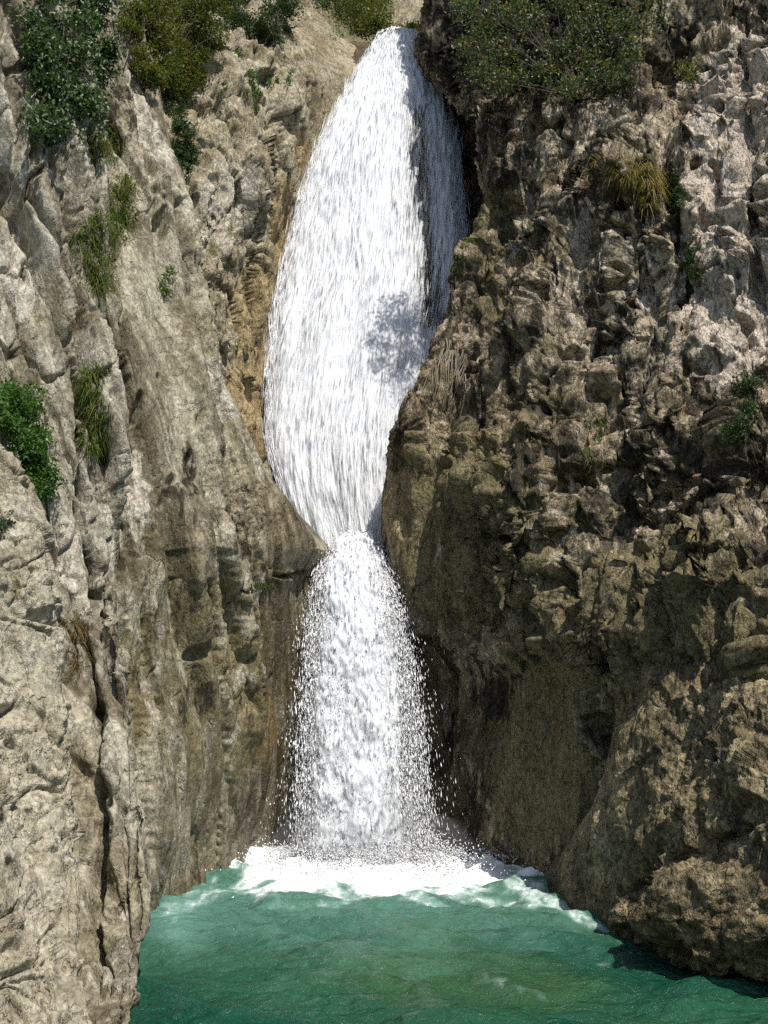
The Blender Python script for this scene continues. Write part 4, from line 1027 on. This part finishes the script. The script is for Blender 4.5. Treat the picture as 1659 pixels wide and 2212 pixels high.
tuft('grass_tuft', 'thin grass tuft in the middle of the dark right cliff', 'grass tuft', [(1290, 930, 14, 30), (1270, 980, 16, 26)], 'grass', 260, 0.24)
mc = tuft('moss_cushion', 'dark green moss hanging beside the fall on the right cliff edge', 'moss', [(985, 575, 22, 30), (1010, 540, 16, 20)], 'grass', 900, 0.18, 0.9, 0.008)
mc['kind'] = 'stuff'
# roots hanging down the cliff edge
lines, rad = [], []
for k in range(30):
    u = random.uniform(935, 1010); v = 735 + (u - 935) * 0.25 + random.uniform(-12, 25)
    du = random.uniform(-40, -5); dv = random.uniform(60, 150)
    p = []
    for t in np.linspace(0, 1, 8):
        uu, vv = u + du * t ** 1.3 + 5 * math.sin(5 * t + k), v + dv * t
        p.append(pw(uu, vv, min(hit(uu, vv), hit(u, v) + 0.5) - 0.07))
    lines.append(np.array(p)); rad.append(random.uniform(0.008, 0.018))
V, F = tubes(lines, rad, 4)
c0 = V.mean(0)
ro = mesh_obj('hanging_roots', V - c0, F, M_root)
ro.location = c0
tag(ro, 'pale thin roots hanging down the right cliff edge beside the fall', 'roots')
p = [pw(u, v, min(hit(u, v), 17.5) - 0.25) for u, v in ((268, 55), (270, 80), (278, 100), (274, 125), (266, 145))]
V, F = tubes([np.array(p)], [0.022], 5)
c0 = V.mean(0)
dt = mesh_obj('dead_branch', V - c0, F, M_root); dt.location = c0
tag(dt, 'bare pale dead branch between the two upper left shrubs', 'branch')

# boulder at the water's edge, right
def boulder(name, label, u, v, Y, rad, rot, seed, mat):
    c = pw(u, v, Y)
    nt, nph = 130, 220
    th = np.linspace(0.001, math.pi - 0.001, nt)[:, None]; ph = np.linspace(0, 2 * math.pi, nph, endpoint=False)[None]
    d = np.stack([np.sin(th) * np.cos(ph), np.sin(th) * np.sin(ph), np.cos(th) + 0 * ph], -1).reshape(-1, 3).astype(np.float32)
    q = d * np.array(rad, np.float32)
    cr_, sr = math.cos(rot), math.sin(rot)
    q = np.stack([q[:, 0] * cr_ - q[:, 1] * sr, q[:, 0] * sr + q[:, 1] * cr_, q[:, 2]], -1)
    w = (q + c).astype(np.float32)
    r = 0.16 * fbm(sc(w, 1.3, seed), 3) + facets(w, (1.5, 1.5, 1.4), 0.22, off=seed) + facets(w, (4.5, 4.5, 3.5), 0.09, off=seed + 3) + 0.03 * ridged(sc(w, 9), 3, 0.6)
    V = q + d * r[:, None]
    i = np.arange(nt * nph).reshape(nt, nph)
    j = np.roll(i, -1, 1)
    F = np.stack([i[1:], j[1:], j[:-1], i[:-1]], -1).reshape(-1, 4)
    z = np.zeros(len(V))
    o = mesh_obj(name, V, F, mat, None, {a: z for a in ('ochre', 'dark', 'pale', 'moss', 'wet')})
    o.location = c
    tag(o, label, 'boulder')
boulder('boulder', 'low mossy boulder at the water edge in the lower right corner', 1725, 1985, 10.6, (1.5, 0.85, 0.66), -0.38, 3.0, M_foot)
boulder('boulder', 'dark rounded boulder under the overhang between pool and rock foot', 1440, 1990, 12.0, (0.55, 0.6, 0.33), 0.2, 9.0, M_foot)


# fine mist hanging where the cascade lands
km = N('mist')
kv = km.node('ShaderNodeVolumePrincipled', {'Color': (0.95, 0.97, 1.0, 1), 'Density': 0.2, 'Anisotropy': 0.1})
km.t.links.new(kv.outputs[0], km.out.inputs['Volume'])
nt, nph = 24, 40
th = np.linspace(0.02, math.pi - 0.02, nt)[:, None]; ph = np.linspace(0, 2 * math.pi, nph, endpoint=False)[None]
d = np.stack([np.sin(th) * np.cos(ph), np.sin(th) * np.sin(ph), np.cos(th) + 0 * ph], -1).reshape(-1, 3).astype(np.float32)
i = np.arange(nt * nph).reshape(nt, nph); j = np.roll(i, -1, 1)
F = np.stack([i[1:], j[1:], j[:-1], i[:-1]], -1).reshape(-1, 4)
V = d * (1 + 0.12 * fbm(d * 2, 2))[:, None] * (1.5, 0.95, 0.6) + (FX + 0.15, FY - 0.35, 0.35)
mi = mesh_obj('mist', V, F, km.m, lo)
mi['kind'] = 'stuff'
